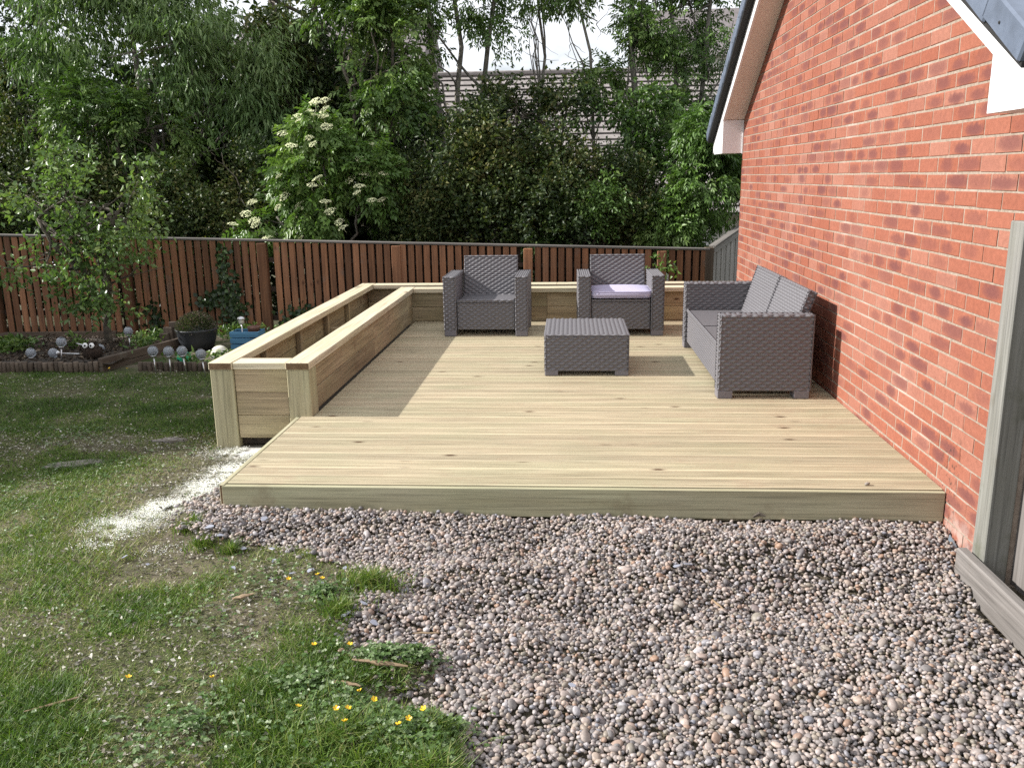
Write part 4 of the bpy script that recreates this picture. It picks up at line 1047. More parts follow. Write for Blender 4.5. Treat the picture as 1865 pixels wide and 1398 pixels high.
def far_house(x, y, w_, d, zw, zr, lb, wallm=M_WHITE):
    h = thing('far_house', lb, 'house', (x, y, -2.3)); b_ = -2.3
    MB().box(-w_ / 2, w_ / 2, -d / 2, d / 2, 0, zw - b_).build('wall', wallm, h)
    e = .35
    MB().add([(-w_ / 2 - e, -d / 2 - e, zw - b_ - .15), (w_ / 2 + e, -d / 2 - e, zw - b_ - .15), (w_ / 2 + e, d / 2 + e, zw - b_ - .15), (-w_ / 2 - e, d / 2 + e, zw - b_ - .15), (-w_ / 2 - e, 0, zr - b_), (w_ / 2 + e, 0, zr - b_)],
             [(0, 1, 5, 4), (2, 3, 4, 5), (1, 2, 5), (3, 0, 4), (3, 2, 1, 0)]).build('roof', M_RTILE2, h)
    for k in (-.28, .28):
        o = MB().box(k * w_ - .45, k * w_ + .45, -d / 2 - .03, -d / 2, zw - b_ - 1.7, zw - b_ - .5).build('window', M_WHITE, h)
        MB().box(k * w_ - .38, k * w_ + .38, -d / 2 - .045, -d / 2 - .032, zw - b_ - 1.63, zw - b_ - .57).build('pane', M_GLASS, o)
far_house(-13.5, 42, 9, 7, 6.8, 9.3, 'distant white house showing left of the tree stems')
far_house(5.6, 40, 8, 7, 6.6, 9.0, 'distant pale house above the tiled roof near the garage', M_RENDER)
# unseen house added on the left, its gable shaped to cast the lawn shade
nh = thing('shade_casting_house', 'unseen brick gable house added left of the lawn to shade it', 'house', (-16.5, 1.95, -0.25))
NOO = np.array([-16.5, 1.95, -0.25])
zr_, ze = 6.36, 3.9; hw = 3.5
V = [(x, 1.95 + s * (hw - .3), -.25) for x in (-13.8, -21) for s in (-1, 1)]
P5 = [(1.95 - hw + .3, -.3), (1.95 + hw - .3, -.3), (1.95 + hw - .3, ze), (1.95, zr_ - .15), (1.95 - hw + .3, ze)]
V = [(-13.7, y, z) for y, z in P5] + [(-21, y, z) for y, z in P5]
link('wall', mesh('wall', np.array(V) - NOO, [(4, 3, 2, 1, 0), (5, 6, 7, 8, 9)] + [(i, (i + 1) % 5, 5 + (i + 1) % 5, 5 + i) for i in range(5)], M_NBRICK), nh)
for s in (-1, 1):
    V = []
    for x in (-13.5, -21.2):
        V += [(x, 1.95, zr_), (x, 1.95 + s * hw, ze), (x, 1.95 + s * hw, ze - .12), (x, 1.95, zr_ - .12)]
    link('roof_slope', mesh('roof_slope', np.array(V) - NOO, [(0, 1, 2, 3), (7, 6, 5, 4), (0, 4, 5, 1), (1, 5, 6, 2), (2, 6, 7, 3), (3, 7, 4, 0)], M_RTILE2), nh)
for y in (.6, 3.3):
    o = MB().box(-13.7, -13.66, y - .55, y + .55, 1.0, 2.2).build('window', M_WHITE, nh, loc=tuple(-NOO)); MB().box(-13.658, -13.645, y - .47, y + .47, 1.08, 2.12).build('pane', M_GLASS, o)

# ------------------------------------------------------------------ foliage
G_DARK = leafmat('hawthorn_leaf', [(0.0, (0.012, 0.024, 0.008)), (0.5, (0.034, 0.058, 0.017)), (0.85, (0.095, 0.125, 0.036)), (1.0, (0.16, 0.155, 0.055))], .14, .5)
G_MID = leafmat('ash_leaf', [(0.0, (0.036, 0.072, 0.02)), (0.5, (0.088, 0.155, 0.04)), (1.0, (0.18, 0.25, 0.07))], .18, .38)
G_ELDER = leafmat('elder_leaf', [(0.0, (0.055, 0.105, 0.026)), (0.5, (0.105, 0.185, 0.045)), (1.0, (0.18, 0.26, 0.075))], .22, .38)
G_WILLOW = leafmat('willow_leaf', [(0.0, (0.05, 0.095, 0.03)), (0.5, (0.115, 0.19, 0.062)), (1.0, (0.215, 0.295, 0.12))], .2, .35)
G_CHERRY = leafmat('plum_leaf', [(0.0, (0.06, 0.11, 0.035)), (0.5, (0.13, 0.205, 0.07)), (0.9, (0.21, 0.29, 0.10)), (1.0, (0.24, 0.29, 0.10))], .25, .28)
G_IVY = leafmat('ivy_leaf', [(0.0, (0.016, 0.032, 0.014)), (0.7, (0.035, 0.062, 0.024)), (1.0, (0.08, 0.12, 0.05))], .12, .25)
G_HEATH = leafmat('heather_leaf', [(0.0, (0.03, 0.045, 0.018)), (0.6, (0.075, 0.09, 0.04)), (0.85, (0.13, 0.10, 0.085)), (1.0, (0.18, 0.10, 0.13))], .2, .6)
def blob_points(blobs, n, shell=.45):
    wts = np.array([b_[3] * b_[4] * b_[5] for b_ in blobs]) ** .8; wts /= wts.sum()
    idx = rng.choice(len(blobs), n, p=wts); B_ = np.array(blobs, float)[idx]
    d = rdir(n); r_ = shell + (1 - shell) * rng.uniform(0, 1, n) ** .7
    lump = 0.78 + .5 * fbm(d[:, 0] * 2.3 + idx * 3.7, d[:, 2] * 2.3 + d[:, 1] * 1.9, 61, 3)
    return B_[:, :3] + d * B_[:, 3:6] * (r_ * lump)[:, None], d
def crown(kind, blobs, nclump, per, L_, W_, cr, droop=.35, shell=.45, tmean=.5, void=2.4, gate=1.9):
    C, d0 = blob_points(blobs, int(nclump * gate), shell)
    # sprays with hollows between them: keep the clumps where a slow noise is high
    f3 = .5 * fbm(C[:, 0] * void + C[:, 1] * .7 + 3, C[:, 2] * void - C[:, 1] * .6, 71, 2) + .5 * fbm(C[:, 2] * void * .9 + C[:, 0] * .8, C[:, 1] * void - C[:, 0] * .5 + 9, 73, 2)
    keep = np.argsort(-(f3 + rng.normal(0, .035, len(f3))))[:nclump]; keep.sort(); C, d0, f3 = C[keep], d0[keep], f3[keep]
    slow = fbm(C[:, 0] * 1.3 + 7, C[:, 2] * 1.3 + C[:, 1], 79, 2)
    ct = np.clip(rng.normal(tmean, .13, nclump) + (slow - .5) * .9, 0, 1)
    if kind == 'simple':
        k = np.repeat(np.arange(nclump), per); n = len(k)
        # leaves sit along a few short twigs that leave the clump
        tw = rdir(nclump * 4).reshape(nclump, 4, 3) * .8 + d0[:, None] * .7; tw[:, :, 2] -= droop * .6
        t = rng.uniform(0.05, 1, n); which = rng.integers(0, 4, n); ax = tw[k, which]
        P = C[k] + ax * (t * cr)[:, None] + rng.normal(0, .022, (n, 3))
        D = ax * .5 + rdir(n) * .9; D[:, 2] -= droop
        Nn = rdir(n, .9)
        return leafcards(P, L_ * rng.uniform(.6, 1.25, n), W_ * rng.uniform(.7, 1.2, n), D, Nn, np.clip(ct[k] + rng.normal(0, .16, n), 0, 1))
    # pinnate: `per` compound leaves per clump, seven leaflets each
    k = np.repeat(np.arange(nclump), per); n = len(k)
    D = rdir(n) * .9 + d0[k] * .8; D[:, 2] -= droop * .5; D /= np.linalg.norm(D, axis=1)[:, None]
    P = C[k] + rdir(n) * cr * rng.uniform(0, 1, n)[:, None]
    up = rdir(n, 1.6); S_ = np.cross(D, up); S_ /= np.linalg.norm(S_, axis=1)[:, None] + 1e-9
    rl = L_ * 2.1 * rng.uniform(.8, 1.2, n); Vs = []; Fs = []; Ts = []; n0 = 0
    for tt, sd_ in ((.35, -1), (.35, 1), (.65, -1), (.65, 1), (.92, -1), (.92, 1), (1.0, 0)):
        q_ = P + D * (rl * tt)[:, None]; q_[:, 2] -= droop * .35 * rl * tt ** 2
        dd = D * (.75 if sd_ else 1) + S_ * sd_ * .8; dd[:, 2] -= droop * .7
        V, F, T = leafcards(q_, L_ * rng.uniform(.75, 1.15, n), W_ * rng.uniform(.8, 1.15, n), dd, up, np.clip(ct[k] + rng.normal(0, .1, n), 0, 1))
        Vs.append(V); Fs.append(F + n0); Ts.append(T); n0 += len(V)
    return np.concatenate(Vs), np.concatenate(Fs), np.concatenate(Ts)
def wander(a, b_, n=7, amp=.06, seed=0):
    rr = random.Random(seed); a, b_ = Vector(a), Vector(b_); out_ = []
    for i in range(n + 1):
        t = i / n; s_ = math.sin(t * math.pi) if n > 1 else 0
        out_.append(a.lerp(b_, t) + Vector((rr.uniform(-amp, amp), rr.uniform(-amp, amp), rr.uniform(-amp, amp) * .4)) * (s_ * .7 + .15 * (0 < i < n)))
    return out_
def limbs(stems, blobs, nb, seed, r0, O):
    """trunk mesh: the given stems plus limbs from their upper half towards the crown"""
    rr = random.Random(seed); V = []; F = []; paths = []
    def put(pth, r1, r2, sides):
        n0 = len(V); v, f = tube(pth, [r1 + (r2 - r1) * i / (len(pth) - 1) for i in range(len(pth))], sides)
        V.extend(v); F.extend(tuple(i + n0 for i in q_) for q_ in f)
    for si, (a, b_) in enumerate(stems):
        pth = wander(a, b_, 9, .10, seed + si); put(pth, r0, r0 * .4, 8); paths.append(pth)
    for i in range(nb):
        pth = rr.choice(paths); j = rr.randint(3, len(pth) - 1); b_ = rr.choice(blobs)
        tgt = Vector((b_[0] + rr.uniform(-.8, .8) * b_[3], b_[1] + rr.uniform(-.8, .8) * b_[4], b_[2] + rr.uniform(-.5, .9) * b_[5]))
        d = tgt - pth[j]; ml = 1.7
        if d.length > ml: tgt = pth[j] + d * (ml / d.length)
        p2 = wander(pth[j], tgt, 6, .09, seed + 50 + i); r1 = r0 * rr.uniform(.28, .45); put(p2, r1, r1 * .25, 5)
        for q_ in range(2):
            k2 = rr.randint(2, 5); e = p2[k2] + Vector((rr.uniform(-.4, .4), rr.uniform(-.4, .4), rr.uniform(-.25, .4)))
            put(wander(p2[k2], e, 4, .05, seed + 900 + i * 2 + q_), r1 * .4, r1 * .12, 4)
    return np.array(V) - O, F
def plant(name, label, cat, loc, stems, blobs, mat, kind, nclump, per, L_, W_, cr, droop=.35, shell=.45, r0=.06, nb=12, seed=1, bark=None, group=None, tmean=.5, cname='crown', tname='trunk'):
    t = thing(name, label, cat, loc, group=group); O = np.array(loc, float)
    V, F, T = crown(kind, blobs, nclump, per, L_, W_, cr, droop, shell, tmean)
    link(cname, mesh(cname, V - O, F, mat, False, {'tone': T}), t)
    if stems:
        v, f = limbs(stems, blobs, nb, seed, r0, O); link(tname, mesh(tname, v, f, bark or M_BARK, True), t)
    return t
gz = lambda x, y: float(ground_z(np.array([float(x)]), np.array([float(y)]))[0])

# hedge of hawthorn shrubs directly behind the fence: two forms, each copied
shrubs = [(-9.7, 7.7, 1.0, 0), (-8.5, 7.9, 1.12, 1), (-7.3, 7.75, 1.05, 0), (-6.2, 8.0, 1.1, 1), (-3.75, 7.9, 0.98, 0), (-2.85, 7.85, 1.22, 1), (-1.95, 7.75, 1.12, 0), (-1.2, 7.75, 0.95, 1), (-10.9, 7.9, 1.1, 1)]
proto = []
for f_ in range(2):
    bl = [(0, 0, 1.15, .72, .62, .95), (.35, .1, 1.75, .5, .45, .5), (-.4, -.05, .75, .55, .5, .6), (.2, -.15, .6, .6, .5, .55)]
    if f_: bl = [(0, 0, 1.0, .75, .62, .85), (-.35, .1, 1.6, .45, .45, .5), (.45, -.05, 1.2, .5, .5, .6), (.05, .0, 1.95, .35, .35, .35)]
    p = plant('hawthorn_shrub', 'dark dense hawthorn shrub growing behind the fence', 'shrub', (0, 0, 0), [((0, 0, -.1), (.1, 0, 1.5)), ((.05, 0, -.1), (-.3, .1, 1.2)), ((0, .05, -.1), (.35, 0, 1.4))], bl, G_DARK, 'simple', 1500, 16, .054, .033, .17, .15, .35, .035, 14, 11 + f_, group='hawthorn shrubs behind the fence', cname='foliage', tname='stem')
    proto.append(p)
used = [False, False]
for i, (x, y, s, f_) in enumerate(shrubs):
    o = copy_tree(proto[f_]) if used[f_] else proto[f_]; used[f_] = True
    o.location = (x, y, gz(x, y)); o.rotation_euler = (0, 0, i * 1.3); o.scale = (s, s, s)

plant('willow_tree', 'pale narrow-leaved willow hanging over the left end of the fence', 'tree', (-8.0, 9.6, -.5), [((-8.1, 9.6, -.6), (-8.3, 9.4, 3.4)), ((-8.0, 9.6, .8), (-6.9, 9.4, 3.6))],
      [(-8.9, 9.0, 3.75, 1.15, .8, 1.0), (-7.6, 8.9, 3.45, 1.2, .8, .85), (-6.6, 9.1, 3.2, .75, .6, .75), (-8.2, 9, 4.6, 1.2, .8, .7), (-9.6, 9.0, 2.9, .6, .6, .8), (-6.2, 9.1, 2.5, .6, .5, .5)], G_WILLOW, 'simple', 1500, 15, .14, .026, .30, 1.1, .3, .09, 16, 21, M_BARK2, tmean=.58)
plant('ash_sapling', 'leafy ash sapling under the willow behind the fence', 'tree', (-8.1, 8.5, -.5), [((-8.1, 8.5, -.5), (-8.2, 8.4, 2.4))],
      [(-8.5, 8.3, 2.35, .75, .5, .6), (-7.6, 8.3, 2.2, .75, .5, .55), (-8.0, 8.2, 1.6, .7, .45, .45), (-7.2, 8.2, 1.5, .45, .4, .35)], G_MID, 'pinnate', 330, 4, .088, .034, .13, .5, .35, .045, 10, 31, tmean=.52)
plant('dark_tree', 'tall dark-leaved tree rising between the willow and the elder', 'tree', (-5.9, 10.2, -.6), [((-5.9, 10.2, -.6), (-5.7, 10.1, 4.6)), ((-5.8, 10.2, 1.2), (-6.5, 10.1, 4.6)), ((-5.8, 10.2, .9), (-4.9, 10.3, 4.4))],
      [(-6.0, 10.0, 2.2, 1.1, .8, 1.2), (-5.2, 10.1, 3.3, .9, .8, 1.0), (-6.2, 10.1, 3.9, .8, .8, .8), (-5.3, 10.1, 4.7, 1.1, .8, .8), (-4.8, 10.2, 2.2, .9, .7, 1.1)], G_DARK, 'simple', 1900, 13, .086, .052, .24, .3, .3, .10, 20, 41, tmean=.55)
plant('dark_tree', 'dark tree at the far left end behind the willow', 'tree', (-10.3, 10.4, -.6), [((-10.3, 10.4, -.6), (-10.2, 10.3, 4.4))],
      [(-10.4, 10.1, 2.1, 1.2, .9, 1.3), (-9.3, 10.3, 1.9, 1.0, .8, 1.1), (-10.9, 10.1, 3.7, .8, .8, .8), (-9.9, 10.3, 4.9, .9, .7, .5)], G_DARK, 'simple', 1250, 13, .075, .044, .24, .3, .3, .09, 14, 43, tmean=.6)
plant('elder_tree', 'tall leafy elder growing to the top of the hedge beside the ash stems', 'tree', (-4.35, 8.6, -.55), [((-4.35, 8.6, -.55), (-4.2, 8.5, 3.2)), ((-4.35, 8.6, .4), (-4.9, 8.4, 3.0))],
      [(-4.2, 8.3, 3.1, .55, .5, .9), (-4.75, 8.4, 3.7, .6, .5, .6), (-4.0, 8.3, 2.1, .5, .45, .7), (-4.5, 8.3, 2.3, .6, .5, .6), (-4.3, 8.5, 4.2, .7, .5, .5)], G_MID, 'pinnate', 420, 4, .092, .040, .14, .7, .3, .05, 12, 51, tmean=.55)
# flowering elder leaning over the fence
elder_bl = [(-5.05, 7.35, 1.45, .55, .42, .85), (-5.0, 7.3, 2.15, .28, .25, .35), (-4.6, 7.35, 1.05, .50, .4, .55), (-5.55, 7.25, .95, .42, .32, .40), (-4.35, 7.5, 1.5, .35, .35, .4), (-5.9, 7.15, .82, .25, .22, .2)]
el = plant('elder_bush', 'bright flowering elder bush leaning over the fence', 'bush', (-5.0, 7.6, -.42), [((-5.0, 7.6, -.42), (-5.0, 7.4, 2.0)), ((-5.0, 7.6, -.2), (-5.6, 7.3, 1.0)), ((-5.0, 7.6, -.2), (-4.5, 7.4, 1.2))],
           elder_bl, G_ELDER, 'pinnate', 430, 4, .092, .042, .12, .75, .4, .03, 14, 61, M_BARK2, tmean=.6, tname='stem')
M_CREAM = plain('cream_blossom', (0.74, 0.76, 0.47), .8, var=.12, vs=40)
def umbel(seed):
    r_ = np.random.default_rng(seed); n = 70; rad = .075 * np.sqrt(r_.uniform(0, 1, n)); th = r_.uniform(0, 6.28, n)
    P = np.stack([rad * np.cos(th), rad * np.sin(th), .018 - rad ** 2 * 4 + r_.normal(0, .004, n)], 1)
    V = []; F = []
    for p in P:
        n0 = len(V); s = r_.uniform(.006, .011)
        V += [(p[0] + a * s, p[1] + b_ * s, p[2] + c * s) for a, b_, c in ((1, 0, 0), (0, 1, 0), (-1, 0, 0), (0, -1, 0), (0, 0, .7))]
        F += [(n0, n0 + 1, n0 + 4), (n0 + 1, n0 + 2, n0 + 4), (n0 + 2, n0 + 3, n0 + 4), (n0 + 3, n0, n0 + 4)]
    n0 = len(V); v, f = tube([(0, 0, -.09), (0, 0, .0)], [.002, .002], 4); V += v; F += [tuple(i + n0 for i in q_) for q_ in f]
    for k in range(5):
        a = k * 1.2566; n0 = len(V); v, f = tube([(0, 0, -.03), (.045 * math.cos(a), .045 * math.sin(a), .006)], [.0015, .001], 3); V += v; F += [tuple(i + n0 for i in q_) for q_ in f]
    return mesh('flower_head', V, F, M_CREAM)
UM = [umbel(i) for i in range(4)]
rr = random.Random(5)
for i in range(46):
    b_ = elder_bl[rr.choice([0, 0, 0, 0, 1, 2, 2, 2, 3, 3, 3, 4, 5])]; a = rr.uniform(-2.7, -.4); e = rr.uniform(-.6, 1.2)
    p = np.array([b_[0] + b_[3] * math.cos(a) * math.cos(e) * 1.02, b_[1] + b_[4] * math.sin(a) * math.cos(e) * 1.12, b_[2] + b_[5] * math.sin(e) * 1.05])
    s = rr.uniform(.75, 1.15); link('flower_head', UM[i % 4], el, tuple(p - np.array([-5.0, 7.6, -.42])), (rr.uniform(.05, .7), rr.uniform(-.6, .2), 0), (s, s, s))

# thin ash stems on the right with open crowns
def ash(label, x, y, tops, blobs, ncl, seed, r0=.05, base=None):
    z = gz(x, y); stems = [((x, y, z), (tx, y - .05, 5.0)) for tx in tops]
    if base is not None: stems = [((x + .05 * (i - 1), y, z), (tx, y - .05, 5.2)) for i, tx in enumerate(tops)]
    plant('ash_tree', label, 'tree', (x, y, z), stems, blobs, G_MID, 'pinnate', int(ncl * 1.6), 3, .088, .030, .15, .55, .2, r0, 12, seed, M_BARK2, tmean=.52)
ash('ash with three bare curving stems showing against the sky', -3.45, 9.4, (-3.85, -3.35, -2.75), [(-3.9, 9.3, 4.0, .5, .5, .45), (-3.2, 9.3, 4.1, .55, .5, .5), (-2.85, 9.3, 3.5, .35, .4, .35), (-3.9, 9.3, 3.25, .3, .3, .25), (-3.5, 9.3, 4.9, .9, .5, .5)], 190, 71, .06, 1)
ash('single slim straight ash stem with a small high crown', -2.22, 9.6, (-2.2,), [(-2.25, 9.5, 4.1, .3, .3, .35), (-2.3, 9.5, 5.0, .5, .4, .4)], 45, 81, .038)
ash('ash with a leaning stem left of the straight mossy one', -1.15, 9.3, (-1.75,), [(-1.5, 9.2, 3.4, .35, .35, .3), (-1.75, 9.2, 4.1, .4, .35, .35), (-1.35, 9.2, 2.8, .25, .3, .25)], 75, 91, .036)
ash('ash with a straight mossy trunk in front of the tiled roof', -0.88, 9.3, (-.85,), [(-.55, 9.2, 3.5, .55, .4, .45), (-.7, 9.2, 4.3, .6, .4, .4), (-.3, 9.2, 2.9, .4, .35, .3), (-.95, 9.2, 2.75, .25, .3, .3), (-.5, 9.1, 2.3, .5, .3, .3)], 210, 101, .07)
ash('ash with forked stems beside the garage roof edge', -.10, 9.5, (-.35, .35), [(-.15, 9.4, 3.7, .5, .4, .5), (.25, 9.4, 3.0, .4, .4, .5), (.1, 9.4, 4.4, .6, .4, .4), (-.1, 9.4, 2.3, .3, .3, .35), (.45, 9.5, 2.1, .35, .35, .5), (.4, 9.3, 3.6, .45, .4, .6)], 330, 111, .055)
plant('ash_sapling', 'drooping bright ash sapling between the slat fence and the garage corner', 'tree', (-.35, 7.75, -.45), [((-.35, 7.75, -.45), (-.3, 7.6, 1.5)), ((-.35, 7.75, 0), (.0, 7.7, 1.6))],
      [(-.45, 7.4, .85, .42, .3, .36), (-.05, 7.45, 1.35, .42, .32, .42), (.25, 7.8, 1.25, .36, .3, .35), (-.05, 7.5, 1.95, .36, .3, .3), (.35, 7.9, 1.5, .45, .35, .6), (.25, 8.0, 1.7, .5, .35, .5)], G_ELDER, 'pinnate', 640, 4, .085, .030, .11, .9, .35, .03, 10, 121, M_BARK2, tmean=.5)
plant('leaning_shrub', 'loose olive-green shrub in the gap before the tiled roof', 'shrub', (-1.6, 7.4, -.42), [((-1.6, 7.4, -.42), (-1.6, 7.3, .9)), ((-1.6, 7.4, -.3), (-1.2, 7.3, 1.2))],
      [(-1.65, 7.2, .65, .42, .3, .35), (-1.35, 7.25, 1.15, .3, .28, .3), (-1.95, 7.25, .55, .3, .26, .25)], G_ELDER, 'simple', 260, 13, .06, .03, .14, .5, .4, .022, 8, 131, tmean=.35, cname='foliage', tname='stem')
plant('thorn_bush', 'tall dark thorn bush hiding the middle of the tiled roof', 'shrub', (-2.45, 8.5, -.5), [((-2.45, 8.5, -.5), (-2.5, 8.4, 2.5)), ((-2.45, 8.5, -.3), (-1.8, 8.4, 2.4))],
      [(-2.6, 8.4, 2.3, .55, .4, .5), (-1.9, 8.4, 2.3, .55, .4, .45), (-3.1, 8.4, 1.9, .4, .35, .4)], G_DARK, 'simple', 480, 12, .07, .042, .2, .3, .25, .035, 14, 161, tmean=.5, cname='foliage', tname='stem')
plant('hazel_shrub', 'loose airy shrub half covering the tiled roof beside the garage', 'shrub', (-.75, 8.5, -.5), [((-.75, 8.5, -.5), (-.9, 8.4, 2.2)), ((-.75, 8.5, -.3), (-.35, 8.4, 2.0))],
      [(-.95, 8.4, 1.75, .45, .4, .5), (-.4, 8.4, 1.5, .4, .35, .5), (-.7, 8.4, 2.35, .4, .35, .3), (-1.5, 8.4, 2.1, .4, .35, .35)], G_MID, 'simple', 330, 11, .085, .05, .22, .45, .2, .03, 14, 151, M_BARK2, tmean=.42, cname='foliage', tname='stem')
# the mass of leaves behind
V, F, T = crown('simple', [(-11.5, 12.6, 2.0, 2.2, .9, 2.4), (-8.8, 12.6, 1.5, 2.2, .9, 2.1), (-6.2, 12.6, 1.8, 1.9, .9, 2.3), (-4.6, 12.4, 1.2, 1.4, .8, 1.5), (-13.5, 12, 2.0, 1.5, 1, 3.0), (-9, 11.4, .4, 3.2, .4, 1.0), (-2.4, 8.9, .3, 1.9, .35, .9), (-7.5, 11.3, 3.0, 3.4, .35, 1.3), (-7.8, 11.2, 1.2, 3.2, .35, 1.2)], 5200, 13, .15, .10, .4, .3, .1, .4, 1.5, 1.0)
o = link('thicket', mesh('thicket', V, F, G_DARK, False, {'tone': T})); tag(o, 'mass of dark leaves deep behind the trees on the left', 'thicket', kind='stuff')

# ------------------------------------------------------------------ small plum tree in the bed
plum_bl = [(-6.95, 5.05, 1.35, .42, .35, .45), (-7.25, 4.95, 1.0, .35, .3, .35), (-6.5, 5.0, 1.05, .42, .35, .35), (-7.15, 5.0, 1.75, .22, .22, .25), (-6.25, 4.95, 1.45, .16, .16, .25), (-7.55, 4.9, .55, .32, .22, .13), (-6.95, 4.85, .75, .4, .3, .25), (-6.3, 4.9, .62, .3, .2, .14), (-6.7, 4.9, .2, .3, .2, .14), (-7.5, 4.95, 1.3, .2, .2, .12), (-7.0, 4.85, .32, .35, .22, .16)]
plant('plum_tree', 'small young fruit tree standing in the dark bed before the fence', 'tree', (-6.92, 5.2, -.29), [((-6.90, 5.2, -.33), (-6.75, 5.1, 1.1)), ((-6.84, 5.17, .25), (-6.45, 5.0, 1.25)), ((-6.86, 5.18, .1), (-7.4, 5.0, 1.1))], plum_bl, G_CHERRY, 'simple', 330, 10, .070, .042, .16, .2, .25, .045, 22, 141, M_BARK, tmean=.5)
# ivy on the fence
def ivy(label, pts, n, seed):
    V = []; F = []; T = []; x0 = pts[0][0]; O = np.array([x0, fence_y(x0) - .06, -.4]); t = thing('ivy', label, 'ivy', tuple(O))
    P = []
    for (xa, za, xb, zb2, sp, m) in pts:
        u = rng.uniform(0, 1, m); P.append(np.stack([xa + (xb - xa) * u + rng.normal(0, sp, m), np.zeros(m), za + (zb2 - za) * u + rng.normal(0, sp * .6, m)], 1))
    P = np.concatenate(P); P[:, 1] = fence_y(P[:, 0]) - .055 - rng.uniform(0, .05, len(P)); k = P[:, 2] < fence_top(P[:, 0]) + .03; P = P[k]
    D = rdir(len(P)); D[:, 1] *= .4; D[:, 2] -= .6; Nn = rdir(len(P)); Nn[:, 1] -= 1.8
    V, F, T = leafcards(P - O, rng.uniform(.04, .075, len(P)), rng.uniform(.04, .065, len(P)), D, Nn, rng.uniform(0, 1, len(P)), .1)
    link('leaves', mesh('leaves', V, F, G_IVY, False, {'tone': T}), t)
    v, f = tube(wander((x0, fence_y(x0) - .05, -.4), (pts[0][2], fence_y(pts[0][2]) - .05, pts[0][3]), 9, .05, seed), [.008] * 9 + [.003], 5); link('stem', mesh('stem', np.array(v) - O, f, M_BARK, True), t)
ivy('ivy column climbing the fence to its top beside the blue crate', [(-5.78, -.35, -5.88, .70, .05, 230), (-5.85, .15, -6.15, .05, .07, 130), (-5.75, .2, -5.85, -.3, .07, 120)], 1, 5)
ivy('low ivy patch on the fence above the stepped timber offcuts', [(-6.75, -.35, -6.8, .05, .06, 90), (-6.6, -.35, -6.2, -.25, .07, 60)], 1, 6)
ivy('small ivy clump on the fence behind the raised planter', [(-5.2, -.35, -4.95, -.02, .09, 110), (-4.9, -.2, -4.7, -.1, .06, 50)], 1, 7)
# ------------------------------------------------------------------ planting bed on the left
def bed_z(x, y): return -0.135 - 0.092 * (y - 3.5) + (fbm(x * 4, y * 4, 88, 3) - .5) * .06
bx = np.arange(-10.2, -5.85, .06); by = np.arange(3.47, 6.05, .06); BX, BY = np.meshgrid(bx, by, indexing='ij'); BZ = bed_z(BX, BY)
edge = -5.95 - (BY - 3.47) * 0.0; BX2 = np.minimum(BX, edge)
V = np.stack([BX2.ravel(), BY.ravel(), BZ.ravel()], 1); nyb = len(by); ii, jj = np.meshgrid(np.arange(len(bx) - 1), np.arange(nyb - 1), indexing='ij'); a = (ii * nyb + jj).ravel()
o = link('planting_bed', mesh('planting_bed', V, np.stack([a, a + nyb, a + nyb + 1, a + 1], 1), M_SOIL, True)); tag(o, kind='structure')
M_CHIP = leafmat('bark_chip', [(0.0, (0.03, 0.02, 0.014)), (0.7, (0.09, 0.065, 0.045)), (1.0, (0.22, 0.18, 0.13))], .02, .8)
n = 5200; X = rng.uniform(-9.5, -5.97, n); Y = rng.uniform(3.52, 5.9, n); P_ = np.stack([X, Y, bed_z(X, Y) + rng.uniform(.004, .03, n)], 1); d = rdir(n); d[:, 2] *= .4
V, F, T = leafcards(P_, rng.uniform(.02, .06, n), rng.uniform(.012, .028, n), d, rdir(n, 1.2), rng.uniform(0, 1, n) ** 1.8, .15)
o = link('bark_mulch', mesh('bark_mulch', V, F, M_CHIP, False, {'tone': T})); tag(o, 'dark bark mulch covering the raised bed before the fence', 'mulch', kind='stuff')
# low weeds in the bed and along the fence foot
cx = []; cy = []
for (x0, y0, rx, ry, nn) in ((-6.35, 5.3, .35, .3, 260), (-7.0, 4.7, .12, .1, 60), (-5.6, 5.5, .5, .3, 260), (-7.55, 4.4, .25, .3, 420), (-5.15, 3.75, .5, .15, 140), (-6.15, 4.6, .15, .2, 90)):
    cx.append(x0 + rng.normal(0, .5, nn) * rx); cy.append(y0 + rng.normal(0, .5, nn) * ry)
X = np.concatenate(cx); Y = np.concatenate(cy); n = len(X); zz = np.where(X < -5.95, bed_z(X, Y), lawn_z(X, Y)) + rng.uniform(.01, .14, n)
d = rdir(n, .4); V, F, T = leafcards(np.stack([X, Y, zz], 1), rng.uniform(.04, .09, n), rng.uniform(.02, .04, n), d, rdir(n, 1), rng.uniform(.1, 1, n))
o = link('bed_weeds', mesh('bed_weeds', V, F, G_MID, False, {'tone': T})); tag(o, 'scattered low weeds in the bed and along the fence foot', 'weeds', kind='stuff')
# log roll edging
def log_edging(label, x0, x1, y, zt):
    t = thing('log_edging', label, 'edging', ((x0 + x1) / 2, y, -.24), group=None); x = x0; v0 = {}
    while x < x1:
        r_ = random.choice((.020, .0225, .025)); h = random.choice((.12, .125, .135, .14))
        if (r_, h) not in v0: v0[(r_, h)] = mesh('log', *lathe([(r_, 0), (r_, h - .006), (r_ * .8, h)], 10), M_OLDW, True)
        link('log', v0[(r_, h)], t, (x - (x0 + x1) / 2, random.uniform(-.006, .006), zt - h + .24 + random.uniform(-.008, .006)), (random.uniform(-.05, .05), random.uniform(-.04, .04), random.uniform(0, 6))); x += r_ * 2.02
log_edging('row of dark log edging along the front of the mulched bed', -8.6, -6.05, 3.46, -.125)
log_edging('short row of dark log edging beside the raised planter', -5.68, -4.80, 3.50, -.135)
